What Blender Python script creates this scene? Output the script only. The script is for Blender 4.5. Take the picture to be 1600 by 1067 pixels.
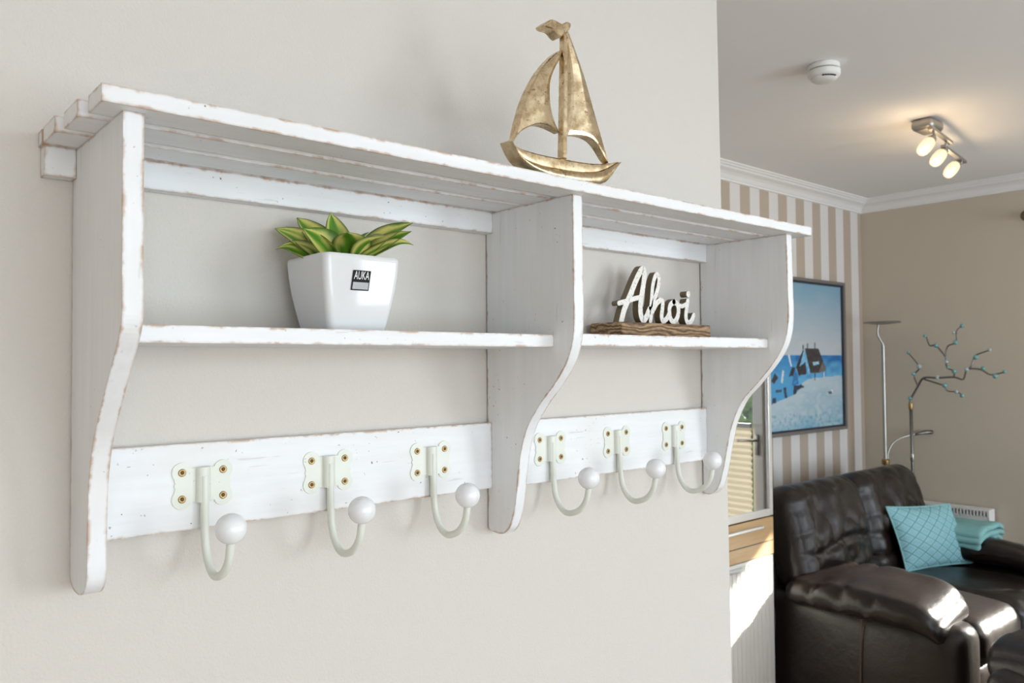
import bpy, bmesh, math, random
from mathutils import Vector, Matrix, noise

for o in list(bpy.data.objects):
    bpy.data.objects.remove(o)
SC = bpy.context.scene
COL = SC.collection
R = random.Random(7)

# ------------------------------------------------------------------ camera
YAW, PITCH, ROLL, FPX = .711, .0283, -.0079, 1254.25
fw = Vector((math.sin(YAW)*math.cos(PITCH), math.cos(YAW)*math.cos(PITCH), math.sin(PITCH)))
rt0 = Vector((math.cos(YAW), -math.sin(YAW), 0)); up0 = rt0.cross(fw)
rt = rt0*math.cos(ROLL)+up0*math.sin(ROLL); up = -rt0*math.sin(ROLL)+up0*math.cos(ROLL)
cam = bpy.data.cameras.new('camera'); cam_o = bpy.data.objects.new('camera', cam); COL.objects.link(cam_o)
m = Matrix.Identity(4)
for i in range(3):
    m[i][0], m[i][1], m[i][2] = rt[i], up[i], -fw[i]
m[0][3], m[1][3], m[2][3] = -.237, -1.1194, 1.5
cam_o.matrix_world = m
cam.sensor_width = 36; cam.lens = FPX*36/1600; cam.clip_start = .02; cam.clip_end = 300
cam.dof.use_dof = True; cam.dof.focus_distance = 1.22; cam.dof.aperture_fstop = 9
SC.camera = cam_o

# ------------------------------------------------------------------ world, sun, daylight, exposure
W = bpy.data.worlds.new('sky'); SC.world = W; W.use_nodes = True
wn = W.node_tree.nodes; wl = W.node_tree.links; wn.clear()
sky = wn.new('ShaderNodeTexSky'); sky.sky_type = 'NISHITA'; sky.sun_disc = False
sky.sun_elevation = math.radians(40); sky.sun_rotation = math.radians(120); sky.air_density = 1.0; sky.dust_density = 2.0
bg = wn.new('ShaderNodeBackground'); bg.inputs[1].default_value = .30
wo = wn.new('ShaderNodeOutputWorld'); wl.new(sky.outputs[0], bg.inputs[0]); wl.new(bg.outputs[0], wo.inputs[0])

sun = bpy.data.lights.new('sun', 'SUN'); sun.energy = 24; sun.angle = math.radians(.6); sun.color = (1, .96, .90)
sun_o = bpy.data.objects.new('sun', sun); COL.objects.link(sun_o)
sun_o.rotation_euler = Vector((-1, .68, -.61)).to_track_quat('-Z', 'Y').to_euler(); sun_o.location = (8, -3, 5)

def area(name, loc, direction, sx, sy, power, color):
    l = bpy.data.lights.new(name, 'AREA'); l.shape = 'RECTANGLE'; l.size = sx; l.size_y = sy; l.energy = power; l.color = color
    o = bpy.data.objects.new(name, l); COL.objects.link(o); o.location = loc
    o.rotation_euler = Vector(direction).to_track_quat('-Z', 'Y').to_euler(); return o
area('daylight_front_window', (.2, -4.12, 1.35), (0, 1, 0), 3.4, 1.9, 86, (.77, .885, 1))
area('added_side_fill', (3.35, -4.12, 1.35), (0, 1, 0), 1.5, 1.9, 88, (.79, .895, 1))  # added fill light, brightens the sofa end of the room
po = area('balcony_door_portal', (4.66, -1.12, 1.60), (-1, 0, 0), 1.6, 1.05, 1, (1, 1, 1)); po.data.cycles.is_portal = True

SC.view_settings.view_transform = 'Standard'; SC.view_settings.look = 'None'
SC.view_settings.gamma = 1; SC.view_settings.use_curve_mapping = False
SC.view_settings.exposure = 0.0
SC.cycles.max_bounces = 7; SC.cycles.diffuse_bounces = 4; SC.cycles.glossy_bounces = 4; SC.cycles.caustics_reflective = False; SC.cycles.caustics_refractive = False

# ------------------------------------------------------------------ materials
def newmat(name):
    mt = bpy.data.materials.new(name); mt.use_nodes = True
    nt = mt.node_tree; b = nt.nodes['Principled BSDF']; return mt, nt, b
def N(nt, t, **kw):
    n = nt.nodes.new(t)
    for k, v in kw.items():
        if k in n.inputs: n.inputs[k].default_value = v
        else: setattr(n, k, v)
    return n
def mixc(nt, fac, a, b):
    n = nt.nodes.new('ShaderNodeMix'); n.data_type = 'RGBA'
    for sock, val in ((n.inputs['Factor'], fac), (n.inputs['A'], a), (n.inputs['B'], b)):
        if hasattr(val, 'links') or hasattr(val, 'is_output'): nt.links.new(val, sock)
        elif isinstance(val, (int, float)): sock.default_value = val
        else: sock.default_value = (*val, 1)
    return n.outputs['Result']
def math_(nt, op, a, b=None, clamp=False):
    n = nt.nodes.new('ShaderNodeMath'); n.operation = op; n.use_clamp = clamp
    for i, v in enumerate((a, b)):
        if v is None: continue
        if isinstance(v, (int, float)): n.inputs[i].default_value = v
        else: nt.links.new(v, n.inputs[i])
    return n.outputs[0]
def ramp(nt, val, p0, p1, c0=(0, 0, 0), c1=(1, 1, 1)):
    n = nt.nodes.new('ShaderNodeValToRGB'); nt.links.new(val, n.inputs[0])
    n.color_ramp.elements[0].position = p0; n.color_ramp.elements[1].position = p1
    n.color_ramp.elements[0].color = (*c0, 1); n.color_ramp.elements[1].color = (*c1, 1)
    return n.outputs[0]
def coords(nt, scale=(1, 1, 1), kind='Object', loc=(0, 0, 0), rot=(0, 0, 0)):
    t = nt.nodes.new('ShaderNodeTexCoord'); mp = nt.nodes.new('ShaderNodeMapping')
    mp.inputs['Scale'].default_value = scale; mp.inputs['Location'].default_value = loc; mp.inputs['Rotation'].default_value = rot
    nt.links.new(t.outputs[kind], mp.inputs[0]); return mp.outputs[0]
def geo_pos(nt, scale=(1, 1, 1)):
    g = nt.nodes.new('ShaderNodeNewGeometry'); mp = nt.nodes.new('ShaderNodeMapping'); mp.inputs['Scale'].default_value = scale
    nt.links.new(g.outputs['Position'], mp.inputs[0]); return mp.outputs[0]
def noise_(nt, vec, scale, detail=3, rough=.55):
    n = N(nt, 'ShaderNodeTexNoise'); n.inputs['Scale'].default_value = scale; n.inputs['Detail'].default_value = detail
    n.inputs['Roughness'].default_value = rough; nt.links.new(vec, n.inputs['Vector']); return n.outputs['Fac']
def bump(nt, b, h, strength, dist=.001):
    n = N(nt, 'ShaderNodeBump'); n.inputs['Strength'].default_value = strength; n.inputs['Distance'].default_value = dist
    nt.links.new(h, n.inputs['Height']); nt.links.new(n.outputs[0], b.inputs['Normal'])
def simple(name, col, rough=.5, metal=0, spec=.5, var=.06, vscale=30, bumps=0, bscale=200, bdist=.0005):
    mt, nt, b = newmat(name); v = coords(nt)
    f = noise_(nt, v, vscale)
    nt.links.new(mixc(nt, f, tuple(c*(1-var) for c in col), tuple(min(1, c*(1+var)) for c in col)), b.inputs['Base Color'])
    b.inputs['Roughness'].default_value = rough; b.inputs['Metallic'].default_value = metal
    b.inputs['Specular IOR Level'].default_value = spec
    if bumps: bump(nt, b, noise_(nt, v, bscale, 4), bumps, bdist)
    return mt

def worn_white(name, grain):
    """white brushed paint, rubbed through to brown wood along the edges; grain = per-axis scale, small along the board"""
    mt, nt, b = newmat(name); v = coords(nt); P = geo_pos(nt)
    streak = noise_(nt, coords(nt, grain), 60, 4, .6)
    blot = noise_(nt, P, 9, 3)
    c = mixc(nt, ramp(nt, streak, .30, .75), (.755, .76, .765), (.83, .835, .845))
    c = mixc(nt, ramp(nt, blot, .45, .8), c, (.76, .75, .73))
    # tiny dark nicks
    nick = ramp(nt, noise_(nt, P, 170, 2, .5), .715, .74)
    nick = math_(nt, 'MULTIPLY', nick, ramp(nt, noise_(nt, P, 13, 2), .5, .62))
    scr = math_(nt, 'MULTIPLY', ramp(nt, noise_(nt, coords(nt, tuple(g*1.6 for g in grain)), 95, 2, .5), .70, .73), .35)
    c = mixc(nt, math_(nt, 'MAXIMUM', nick, 0.0), c, (.20, .16, .12))
    c = mixc(nt, scr, c, (.50, .47, .43))
    # edges
    g = nt.nodes.new('ShaderNodeNewGeometry'); bv = N(nt, 'ShaderNodeBevel', samples=6); bv.inputs['Radius'].default_value = .0090
    d = nt.nodes.new('ShaderNodeVectorMath'); d.operation = 'DOT_PRODUCT'
    nt.links.new(g.outputs['Normal'], d.inputs[0]); nt.links.new(bv.outputs[0], d.inputs[1])
    e = math_(nt, 'DIVIDE', math_(nt, 'SUBTRACT', 1.0, d.outputs['Value']), .29)
    n1 = noise_(nt, P, 110, 3, .6); n2 = noise_(nt, P, 26, 2)
    s = math_(nt, 'ADD', e, math_(nt, 'MULTIPLY', math_(nt, 'SUBTRACT', n1, .5), 2.6))
    s = math_(nt, 'ADD', s, math_(nt, 'MULTIPLY', math_(nt, 'SUBTRACT', n2, .5), 3.2))
    chip = ramp(nt, s, .84, .92)
    chip = math_(nt, 'MULTIPLY', chip, ramp(nt, e, .22, .30))
    wood = mixc(nt, noise_(nt, P, 60, 2), (.27, .125, .05), (.50, .28, .12))
    c = mixc(nt, chip, c, wood)
    nt.links.new(c, b.inputs['Base Color'])
    b.inputs['Roughness'].default_value = .48; b.inputs['Specular IOR Level'].default_value = .35
    h = math_(nt, 'SUBTRACT', math_(nt, 'MULTIPLY', streak, .5), chip)
    bump(nt, b, h, .35, .0008)
    return mt

M = {}
M['rack_x'] = worn_white('distressed_white_paint_boards', (.09, 1, 1))
M['rack_z'] = worn_white('distressed_white_paint_panels', (1, 1, .06))

def wallmat(name, col, stripes=None, bstr=.5):
    mt, nt, b = newmat(name); P = geo_pos(nt)
    if stripes:
        x0, pitch, c2 = stripes
        sep = nt.nodes.new('ShaderNodeSeparateXYZ'); nt.links.new(P, sep.inputs[0])
        fr = math_(nt, 'FRACT', math_(nt, 'DIVIDE', math_(nt, 'SUBTRACT', sep.outputs[0], x0), pitch))
        c = mixc(nt, math_(nt, 'LESS_THAN', fr, .5), c2, col)
    else:
        c = mixc(nt, noise_(nt, P, 1.5, 2), tuple(k*.985 for k in col), tuple(k*1.015 for k in col))
    nt.links.new(c, b.inputs['Base Color']); b.inputs['Roughness'].default_value = .85; b.inputs['Specular IOR Level'].default_value = .2
    h = math_(nt, 'ADD', noise_(nt, P, 260, 4, .6), math_(nt, 'MULTIPLY', noise_(nt, P, 70, 3), .7))
    bump(nt, b, h, bstr, .0012)
    return mt
M['wall'] = wallmat('roughcast_beige_paint', (.645, .602, .55), bstr=.9)
M['wall_r'] = wallmat('beige_paint', (.54, .475, .385), bstr=.2)
M['stripe'] = wallmat('striped_wallpaper', (.46, .385, .31), (3.3328, .1808, (.69, .66, .645)), .1)
M['ceiling'] = wallmat('ceiling_paint', (.87, .855, .85), bstr=.15)
M['trim'] = simple('cornice_paint', (.80, .79, .78), .6, var=.02)
M['floor'] = simple('oak_floor', (.33, .25, .18), .4, var=.25, vscale=6)
M['ceramic'] = simple('white_glazed_ceramic', (.70, .70, .70), .10, spec=.6, var=.01)
M['knob'] = simple('white_glazed_knob', (.80, .80, .81), .16, spec=.6, var=.01)
M['soil'] = simple('potting_soil', (.035, .025, .018), .9, var=.4, vscale=120, bumps=1, bscale=150, bdist=.004)
def hookmat():
    mt, nt, b = newmat('sage_cream_enamel'); P = geo_pos(nt)
    c = mixc(nt, noise_(nt, P, 25, 3), (.68, .70, .62), (.74, .755, .68))
    chip = ramp(nt, noise_(nt, P, 210, 2, .5), .73, .76)
    chip = math_(nt, 'MULTIPLY', chip, ramp(nt, noise_(nt, P, 40, 2), .48, .6))
    nt.links.new(mixc(nt, chip, c, (.22, .18, .13)), b.inputs['Base Color'])
    b.inputs['Roughness'].default_value = .38; return mt
M['hook'] = hookmat()
M['brass'] = simple('aged_brass', (.40, .27, .12), .42, metal=1, var=.2, vscale=300)
M['brass_dark'] = simple('screw_slot_brown', (.10, .06, .025), .5, metal=.5, var=.2)
def goldmat():
    mt, nt, b = newmat('tarnished_gold_metal'); v = coords(nt)
    f = noise_(nt, v, 45, 5, .65); sp = ramp(nt, noise_(nt, v, 130, 2), .66, .72)
    c = mixc(nt, ramp(nt, f, .35, .65), (.48, .345, .19), (.77, .63, .42))
    c = mixc(nt, math_(nt, 'MULTIPLY', sp, .7), c, (.17, .11, .05))
    nt.links.new(c, b.inputs['Base Color']); b.inputs['Metallic'].default_value = 1
    nt.links.new(ramp(nt, f, .3, .8, (.2,)*3, (.42,)*3), b.inputs['Roughness'])
    bump(nt, b, noise_(nt, v, 30, 3), .35, .004); return mt
M['gold'] = goldmat()
def signface():
    mt, nt, b = newmat('rubbed_cream_paint'); v = coords(nt)
    f = noise_(nt, v, 220, 4, .65)
    nt.links.new(mixc(nt, ramp(nt, f, .54, .68), (.82, .79, .73), (.50, .42, .32)), b.inputs['Base Color'])
    b.inputs['Roughness'].default_value = .65; return mt
M['signface'] = signface()
M['signside'] = simple('olive_brown_paint', (.165, .125, .07), .6, var=.15)
def oldwood():
    mt, nt, b = newmat('dark_stained_rough_wood'); v = coords(nt, (1, 2.5, 4))
    w = N(nt, 'ShaderNodeTexWave'); w.inputs['Scale'].default_value = 9; w.inputs['Distortion'].default_value = 14; w.inputs['Detail'].default_value = 3
    w.bands_direction = 'Z'; nt.links.new(v, w.inputs['Vector'])
    f = noise_(nt, v, 40, 5, .7)
    c = mixc(nt, w.outputs['Fac'], (.10, .055, .028), (.48, .31, .165))
    c = mixc(nt, ramp(nt, f, .45, .7), c, (.20, .115, .055))
    nt.links.new(c, b.inputs['Base Color']); b.inputs['Roughness'].default_value = .7
    bump(nt, b, w.outputs['Fac'], .5, .002); return mt
M['oldwood'] = oldwood()
def leather():
    mt, nt, b = newmat('dark_brown_leather'); v = geo_pos(nt)
    c = mixc(nt, noise_(nt, v, 7, 3), (.0085, .0052, .0044), (.017, .010, .0082))
    nt.links.new(c, b.inputs['Base Color'])
    b.inputs['Roughness'].default_value = .30; b.inputs['Specular IOR Level'].default_value = .45; b.inputs['Coat Weight'].default_value = .16; b.inputs['Coat Roughness'].default_value = .62
    h = math_(nt, 'ADD', math_(nt, 'MULTIPLY', noise_(nt, v, 300, 3), .25), noise_(nt, v, 22, 3))
    bump(nt, b, h, .45, .006); return mt
M['leather'] = leather()
M['thread'] = simple('brown_thread', (.09, .05, .035), .7)
def tealpat():
    mt, nt, b = newmat('teal_diamond_weave')
    v = coords(nt, (8.6, 8.6, 8.6), 'UV', rot=(0, 0, math.radians(45)))
    sep = nt.nodes.new('ShaderNodeSeparateXYZ'); nt.links.new(v, sep.inputs[0])
    def tri(o):
        return math_(nt, 'ABSOLUTE', math_(nt, 'SUBTRACT', math_(nt, 'FRACT', o), .5))
    mx = math_(nt, 'MAXIMUM', tri(sep.outputs[0]), tri(sep.outputs[1]))
    nz = noise_(nt, v, 2.2, 3)
    lines = ramp(nt, mx, .38, .45)
    ring = math_(nt, 'MULTIPLY', ramp(nt, mx, .20, .24), ramp(nt, mx, .34, .30))
    c = mixc(nt, nz, (.17, .42, .49), (.31, .56, .62))
    c = mixc(nt, math_(nt, 'MULTIPLY', ring, .45), c, (.50, .72, .73))
    c = mixc(nt, math_(nt, 'MULTIPLY', lines, .8), c, (.075, .27, .32))
    nt.links.new(c, b.inputs['Base Color']); b.inputs['Roughness'].default_value = .7
    bump(nt, b, math_(nt, 'SUBTRACT', 1, lines), .3, .002); return mt
M['tealpat'] = tealpat()
M['teal'] = simple('pale_teal_fleece', (.26, .50, .50), .95, spec=.1, var=.15, vscale=20, bumps=.4, bscale=400, bdist=.001)
M['steel'] = simple('brushed_nickel', (.40, .385, .36), .38, metal=1, var=.05)
M['darksteel'] = simple('gunmetal', (.20, .19, .18), .4, metal=1, var=.1)
M['bead'] = simple('turquoise_glass_bead', (.16, .36, .35), .15, spec=.8, var=.3, vscale=60)
M['beadclear'] = simple('clear_grey_bead', (.38, .46, .46), .12, spec=.8, var=.1)
M['radiator'] = simple('radiator_enamel', (.82, .81, .79), .4, var=.01)
M['slot'] = simple('radiator_shadow_gap', (.18, .16, .14), .7)
M['detector'] = simple('white_plastic', (.80, .79, .76), .5, var=.01)
M['black'] = simple('black_print', (.010, .010, .010), .6, spec=.2, var=.1)
M['silver'] = simple('silver_foil', (.33, .33, .33), .45, metal=.2, var=.08, vscale=300)
M['whiteprint'] = simple('white_print', (.80, .80, .79), .4, var=.01)
M['frame_dark'] = simple('grey_brown_frame', (.17, .15, .14), .45, var=.1)
M['frame_blue'] = simple('dark_navy_frame_lip', (.025, .032, .045), .5, var=.1)
M['cab_white'] = simple('cream_lacquer', (.80, .765, .70), .45, var=.01)
M['alu'] = simple('anodised_aluminium', (.72, .74, .77), .3, metal=.7, var=.03)
def oak():
    mt, nt, b = newmat('light_oak_veneer'); v = coords(nt, (1.5, 8, 14))
    f = noise_(nt, v, 4, 5, .65)
    nt.links.new(mixc(nt, f, (.46, .27, .12), (.66, .45, .24)), b.inputs['Base Color']); b.inputs['Roughness'].default_value = .4; return mt
M['oak'] = oak()
M['cab_dark'] = simple('dark_cabinet_interior', (.07, .06, .05), .7)
M['pvc'] = simple('white_window_frame', (.80, .79, .76), .35, var=.01)
M['blindrail'] = simple('grey_blind_rail', (.50, .52, .52), .4)
def glassmat(name, tint, refl, rough=.0):
    mt, nt, b = newmat(name); nt.nodes.remove(b)
    t = N(nt, 'ShaderNodeBsdfTransparent'); t.inputs[0].default_value = (*tint, 1)
    g = N(nt, 'ShaderNodeBsdfGlossy'); g.inputs['Roughness'].default_value = rough
    lw = N(nt, 'ShaderNodeLayerWeight'); lw.inputs[0].default_value = .5
    f = math_(nt, 'ADD', math_(nt, 'MULTIPLY', math_(nt, 'POWER', lw.outputs['Facing'], 5.0), .8), refl+.03, True)
    mx = nt.nodes.new('ShaderNodeMixShader'); nt.links.new(f, mx.inputs[0]); nt.links.new(t.outputs[0], mx.inputs[1]); nt.links.new(g.outputs[0], mx.inputs[2])
    nt.links.new(mx.outputs[0], nt.nodes['Material Output'].inputs[0]); return mt
M['glass'] = glassmat('window_glass', (.97, .98, .97), .0)
M['mirrorglass'] = glassmat('reflective_cabinet_glass', (.45, .45, .45), .62)
def blindmat():
    mt, nt, b = newmat('pleated_cream_blind'); nt.nodes.remove(b)
    d = N(nt, 'ShaderNodeBsdfDiffuse'); d.inputs[0].default_value = (.80, .74, .62, 1)
    t = N(nt, 'ShaderNodeBsdfTranslucent'); t.inputs[0].default_value = (.42, .38, .30, 1)
    mx = nt.nodes.new('ShaderNodeMixShader'); mx.inputs[0].default_value = .35
    nt.links.new(d.outputs[0], mx.inputs[1]); nt.links.new(t.outputs[0], mx.inputs[2]); nt.links.new(mx.outputs[0], nt.nodes['Material Output'].inputs[0]); return mt
M['blind'] = blindmat()
def leafattr():
    mt, nt, b = newmat('variegated_leaf')
    a = N(nt, 'ShaderNodeAttribute', attribute_name='leafcol'); v = coords(nt)
    c = mixc(nt, math_(nt, 'MULTIPLY', noise_(nt, v, 90, 3), .35), a.outputs['Color'], (.14, .24, .03))
    nt.links.new(c, b.inputs['Base Color']); b.inputs['Roughness'].default_value = .38
    return mt
M['leaf'] = leafattr()
def paintattr():
    mt, nt, b = newmat('acrylic_on_canvas')
    a = N(nt, 'ShaderNodeAttribute', attribute_name='paint'); v = coords(nt)
    nt.links.new(a.outputs['Color'], b.inputs['Base Color']); b.inputs['Roughness'].default_value = .55
    bump(nt, b, noise_(nt, v, 60, 4), .25, .002); return mt
M['paint'] = paintattr()
M['foliage'] = simple('tree_leaves', (.30, .46, .10), .6, var=.5, vscale=3)
M['bark'] = simple('tree_bark', (.16, .12, .09), .9)
def shade():
    mt, nt, b = newmat('lit_opal_glass')
    b.inputs['Base Color'].default_value = (.45, .36, .22, 1)
    lw = N(nt, 'ShaderNodeLayerWeight'); lw.inputs[0].default_value = .35
    nt.links.new(mixc(nt, lw.outputs['Facing'], (1, .93, .72), (1, .66, .28)), b.inputs['Emission Color'])
    b.inputs['Emission Strength'].default_value = .85; return mt
M['shade'] = shade()
M['grass'] = simple('grass', (.12, .22, .05), .9, var=.3)
M['paving'] = simple('pale_paving', (.55, .52, .47), .9, var=.1)
M['curtainrod'] = simple('bronze_rod', (.20, .15, .09), .4, metal=.8)

# ------------------------------------------------------------------ builders
WL = {}          # world location of every object built
def link(o, parent=None, wloc=Vector((0, 0, 0))):
    COL.objects.link(o)
    if parent is not None:
        o.parent = parent; o.location = Vector(wloc)-WL[parent.name]
    else: o.location = wloc
    WL[o.name] = Vector(wloc)
def tag(o, label=None, cat=None, group=None, kind=None):
    if label: o['label'] = label
    if cat: o['category'] = cat
    if group: o['group'] = group
    if kind: o['kind'] = kind
    return o
def thing(name, loc, label, cat, group=None):
    o = bpy.data.objects.new(name, None); o.empty_display_size = .05; link(o, None, Vector(loc)); return tag(o, label, cat, group)
def mesh(name, V, F, mat, parent=None, smooth=False, mats=None, fm=None, attr=None, uv=None, angle=None):
    """verts in world coordinates -> one object with its origin at the middle of its foot"""
    V = [Vector(v) for v in V]
    lo = Vector((min(v[i] for v in V) for i in range(3))); hi = Vector((max(v[i] for v in V) for i in range(3)))
    c = Vector(((lo.x+hi.x)/2, (lo.y+hi.y)/2, lo.z))
    me = bpy.data.meshes.new(name); me.from_pydata([v-c for v in V], [], F)
    bm = bmesh.new(); bm.from_mesh(me); bmesh.ops.recalc_face_normals(bm, faces=bm.faces); bm.to_mesh(me); bm.free()
    for mm in (mats or [mat]): me.materials.append(M[mm] if isinstance(mm, str) else mm)
    if fm:
        for p, i in zip(me.polygons, fm): p.material_index = i
    if smooth:
        for p in me.polygons: p.use_smooth = True
        if angle is not None: me.set_sharp_from_angle(angle=math.radians(angle))
    if attr:
        a = me.color_attributes.new(attr[0], 'FLOAT_COLOR', 'POINT')
        for i, cc in enumerate(attr[1]): a.data[i].color = (*cc, 1)
    if uv:
        l = me.uv_layers.new(name='UVMap')
        for lp in me.loops: l.data[lp.index].uv = uv[lp.vertex_index]
    o = bpy.data.objects.new(name, me); link(o, parent, c); return o
def join(*parts):
    V, F = [], []
    for v, f in parts:
        k = len(V); V += list(v); F += [tuple(i+k for i in q) for q in f]
    return V, F
def gbox(x0, x1, y0, y1, z0, z1, bev=0, seg=2):
    if bev <= 0:
        V = [(x, y, z) for x in (x0, x1) for y in (y0, y1) for z in (z0, z1)]
        return V, [(0, 1, 3, 2), (4, 6, 7, 5), (0, 4, 5, 1), (2, 3, 7, 6), (0, 2, 6, 4), (1, 5, 7, 3)]
    bm = bmesh.new(); bmesh.ops.create_cube(bm, size=1)
    for v in bm.verts: v.co = Vector((x0+(x1-x0)*(v.co.x+.5), y0+(y1-y0)*(v.co.y+.5), z0+(z1-z0)*(v.co.z+.5)))
    bmesh.ops.bevel(bm, geom=bm.edges[:], offset=bev, segments=seg, affect='EDGES', profile=.5)
    bm.verts.index_update(); r = [v.co.copy() for v in bm.verts], [tuple(v.index for v in f.verts) for f in bm.faces]; bm.free(); return r
def box(name, x0, x1, y0, y1, z0, z1, mat, parent=None, bev=0, seg=2):
    V, F = gbox(x0, x1, y0, y1, z0, z1, bev, seg); return mesh(name, V, F, mat, parent)
def gextrude(poly, fn, a, b):
    """poly: 2D list; fn(p, t) -> world point; caps at t=a and t=b"""
    n = len(poly); V = [fn(p, a) for p in poly]+[fn(p, b) for p in poly]
    F = [tuple(range(n)), tuple(range(2*n-1, n-1, -1))]+[(i, (i+1) % n, n+(i+1) % n, n+i) for i in range(n)]
    return V, F
def catmull(P, n=8, closed=False):
    P = [Vector(p) for p in P]; out = []; L = len(P)
    for i in range(L if closed else L-1):
        g = (lambda k: P[k % L]) if closed else (lambda k: P[max(0, min(L-1, k))])
        a, b, c, d = g(i-1), g(i), g(i+1), g(i+2)
        for k in range(n):
            t = k/n
            out.append(.5*((2*b)+(c-a)*t+(2*a-5*b+4*c-d)*t*t+(3*b-a-3*c+d)*t**3))
    if not closed: out.append(P[-1])
    return out
def gtube(pts, r, seg=10, caps=True):
    pts = [Vector(p) for p in pts]; n = len(pts); rr = r if isinstance(r, (list, tuple)) else [r]*n
    V, F = [], []; t0 = (pts[1]-pts[0]).normalized(); ref = Vector((0, 0, 1)) if abs(t0.z) < .9 else Vector((1, 0, 0))
    u = t0.cross(ref).normalized()
    for i, p in enumerate(pts):
        t = (pts[min(i+1, n-1)]-pts[max(i-1, 0)]).normalized(); u = (u-t*u.dot(t)).normalized(); w = t.cross(u)
        for k in range(seg):
            a = 2*math.pi*k/seg; V.append(p+(u*math.cos(a)+w*math.sin(a))*rr[i])
    for i in range(n-1):
        for k in range(seg):
            F.append((i*seg+k, i*seg+(k+1) % seg, (i+1)*seg+(k+1) % seg, (i+1)*seg+k))
    if caps: F += [tuple(range(seg)), tuple(range(n*seg-1, (n-1)*seg-1, -1))]
    return V, F
def glathe(prof, c, axis=(0, 0, 1), seg=28):
    """prof: (radius, height along axis)"""
    ax = Vector(axis).normalized(); u = ax.orthogonal().normalized(); w = ax.cross(u); c = Vector(c); V, F = [], []
    for r, h in prof:
        for k in range(seg):
            a = 2*math.pi*k/seg; V.append(c+ax*h+(u*math.cos(a)+w*math.sin(a))*max(r, 1e-5))
    n = len(prof)
    for i in range(n-1):
        for k in range(seg): F.append((i*seg+k, i*seg+(k+1) % seg, (i+1)*seg+(k+1) % seg, (i+1)*seg+k))
    F += [tuple(range(seg)), tuple(range(n*seg-1, (n-1)*seg-1, -1))]
    return V, F
def gsphere(c, r, seg=20, rings=12, sq=(1, 1, 1)):
    return glathe([(r*math.sin(math.pi*i/rings), -r*math.cos(math.pi*i/rings)*sq[2]) for i in range(rings+1)], c, (0, 0, 1), seg)
def gpillow(half, r, n=16, fn=None):
    """rounded box about the origin made of a welded cube grid; fn deforms a point (p, unit cube coords)"""
    hx = Vector(half); idx = {}; V = []; F = []
    def vert(p):
        key = tuple(round(c, 5) for c in p)
        if key not in idx:
            q = Vector((p[0]*hx.x, p[1]*hx.y, p[2]*hx.z)); c = Vector([max(-(hx[i]-r), min(hx[i]-r, q[i])) for i in range(3)])
            d = q-c
            q2 = c+(d.normalized()*r if d.length > 1e-9 else d)
            if fn: q2 = fn(q2, Vector(p))
            idx[key] = len(V); V.append(q2)
        return idx[key]
    for ax in range(3):
        for s in (-1, 1):
            for i in range(n):
                for j in range(n):
                    q = []
                    for a, b in ((i, j), (i+1, j), (i+1, j+1), (i, j+1)):
                        p = [0, 0, 0]; p[ax] = s; p[(ax+1) % 3] = math.sin((2*a/n-1)*math.pi/2)*.35+(2*a/n-1)*.65; p[(ax+2) % 3] = math.sin((2*b/n-1)*math.pi/2)*.35+(2*b/n-1)*.65
                        q.append(vert(p))
                    F.append(tuple(q))
    return V, F
def xf(VF, mat):
    return [mat @ Vector(v) for v in VF[0]], VF[1]

# ------------------------------------------------------------------ the setting
XW, YS, XR, ZC = 1.3956, 1.2215, 4.642, 2.49
YF, XL = -4.2, -2.6
def wall(name, V, F, mat, parent=None): return tag(mesh(name, V, F, mat, parent), kind='structure')
Lp = [(XL, 0), (XW, 0), (XW, YS+.12), (XW-.12, YS+.12), (XW-.12, .12), (XL, .12)]
wall('wall_left', *gextrude(Lp, lambda p, t: (p[0]-(.0125*(t-1.5) if p[0] > XL+.1 else 0), p[1], t), -.02, ZC+.02), 'wall')   # its end is a little out of plumb
wall('wall_back', *gbox(XW-.02, XR+.12, YS, YS+.12, -.02, ZC+.02), 'stripe')
# right wall with the balcony door opening (y -1.98 .. -.27, z 0 .. 2.16)
DY0, DY1, DZ = -1.98, -.27, 2.16
wall('wall_right', *join(gbox(XR, XR+.25, DY1, YS, -.02, ZC+.02), gbox(XR, XR+.25, YF, DY0, -.02, ZC+.02), gbox(XR, XR+.25, DY0, DY1, DZ, ZC+.02)), 'wall_r')
# front wall with the wide window (x -1.5 .. 1.9, z .4 .. 2.3)
WX0, WX1, WZ0, WZ1 = -1.5, 1.9, .40, 2.30
VX0, VX1 = 2.6, 4.1  # opening for the added second window
wall('wall_front', *join(gbox(XL, WX0, YF-.25, YF, -.02, ZC+.02), gbox(WX1, VX0, YF-.25, YF, -.02, ZC+.02), gbox(VX1, XR+.25, YF-.25, YF, -.02, ZC+.02), gbox(WX0, WX1, YF-.25, YF, -.02, WZ0), gbox(WX0, WX1, YF-.25, YF, WZ1, ZC+.02), gbox(VX0, VX1, YF-.25, YF, -.02, WZ0), gbox(VX0, VX1, YF-.25, YF, WZ1, ZC+.02)), 'wall')
wall('wall_near', *gbox(XL-.12, XL, YF-.25, .12, -.02, ZC+.02), 'wall')
wall('floor', *gbox(XL-.12, XR+.25, YF-.25, YS+.12, -.12, -.02), 'floor')
fl = bpy.data.objects['floor']; fl.location.z += .02
wall('ceiling', *gbox(XL-.12, XR+.25, YF-.25, YS+.12, ZC, ZC+.12), 'ceiling')
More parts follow.
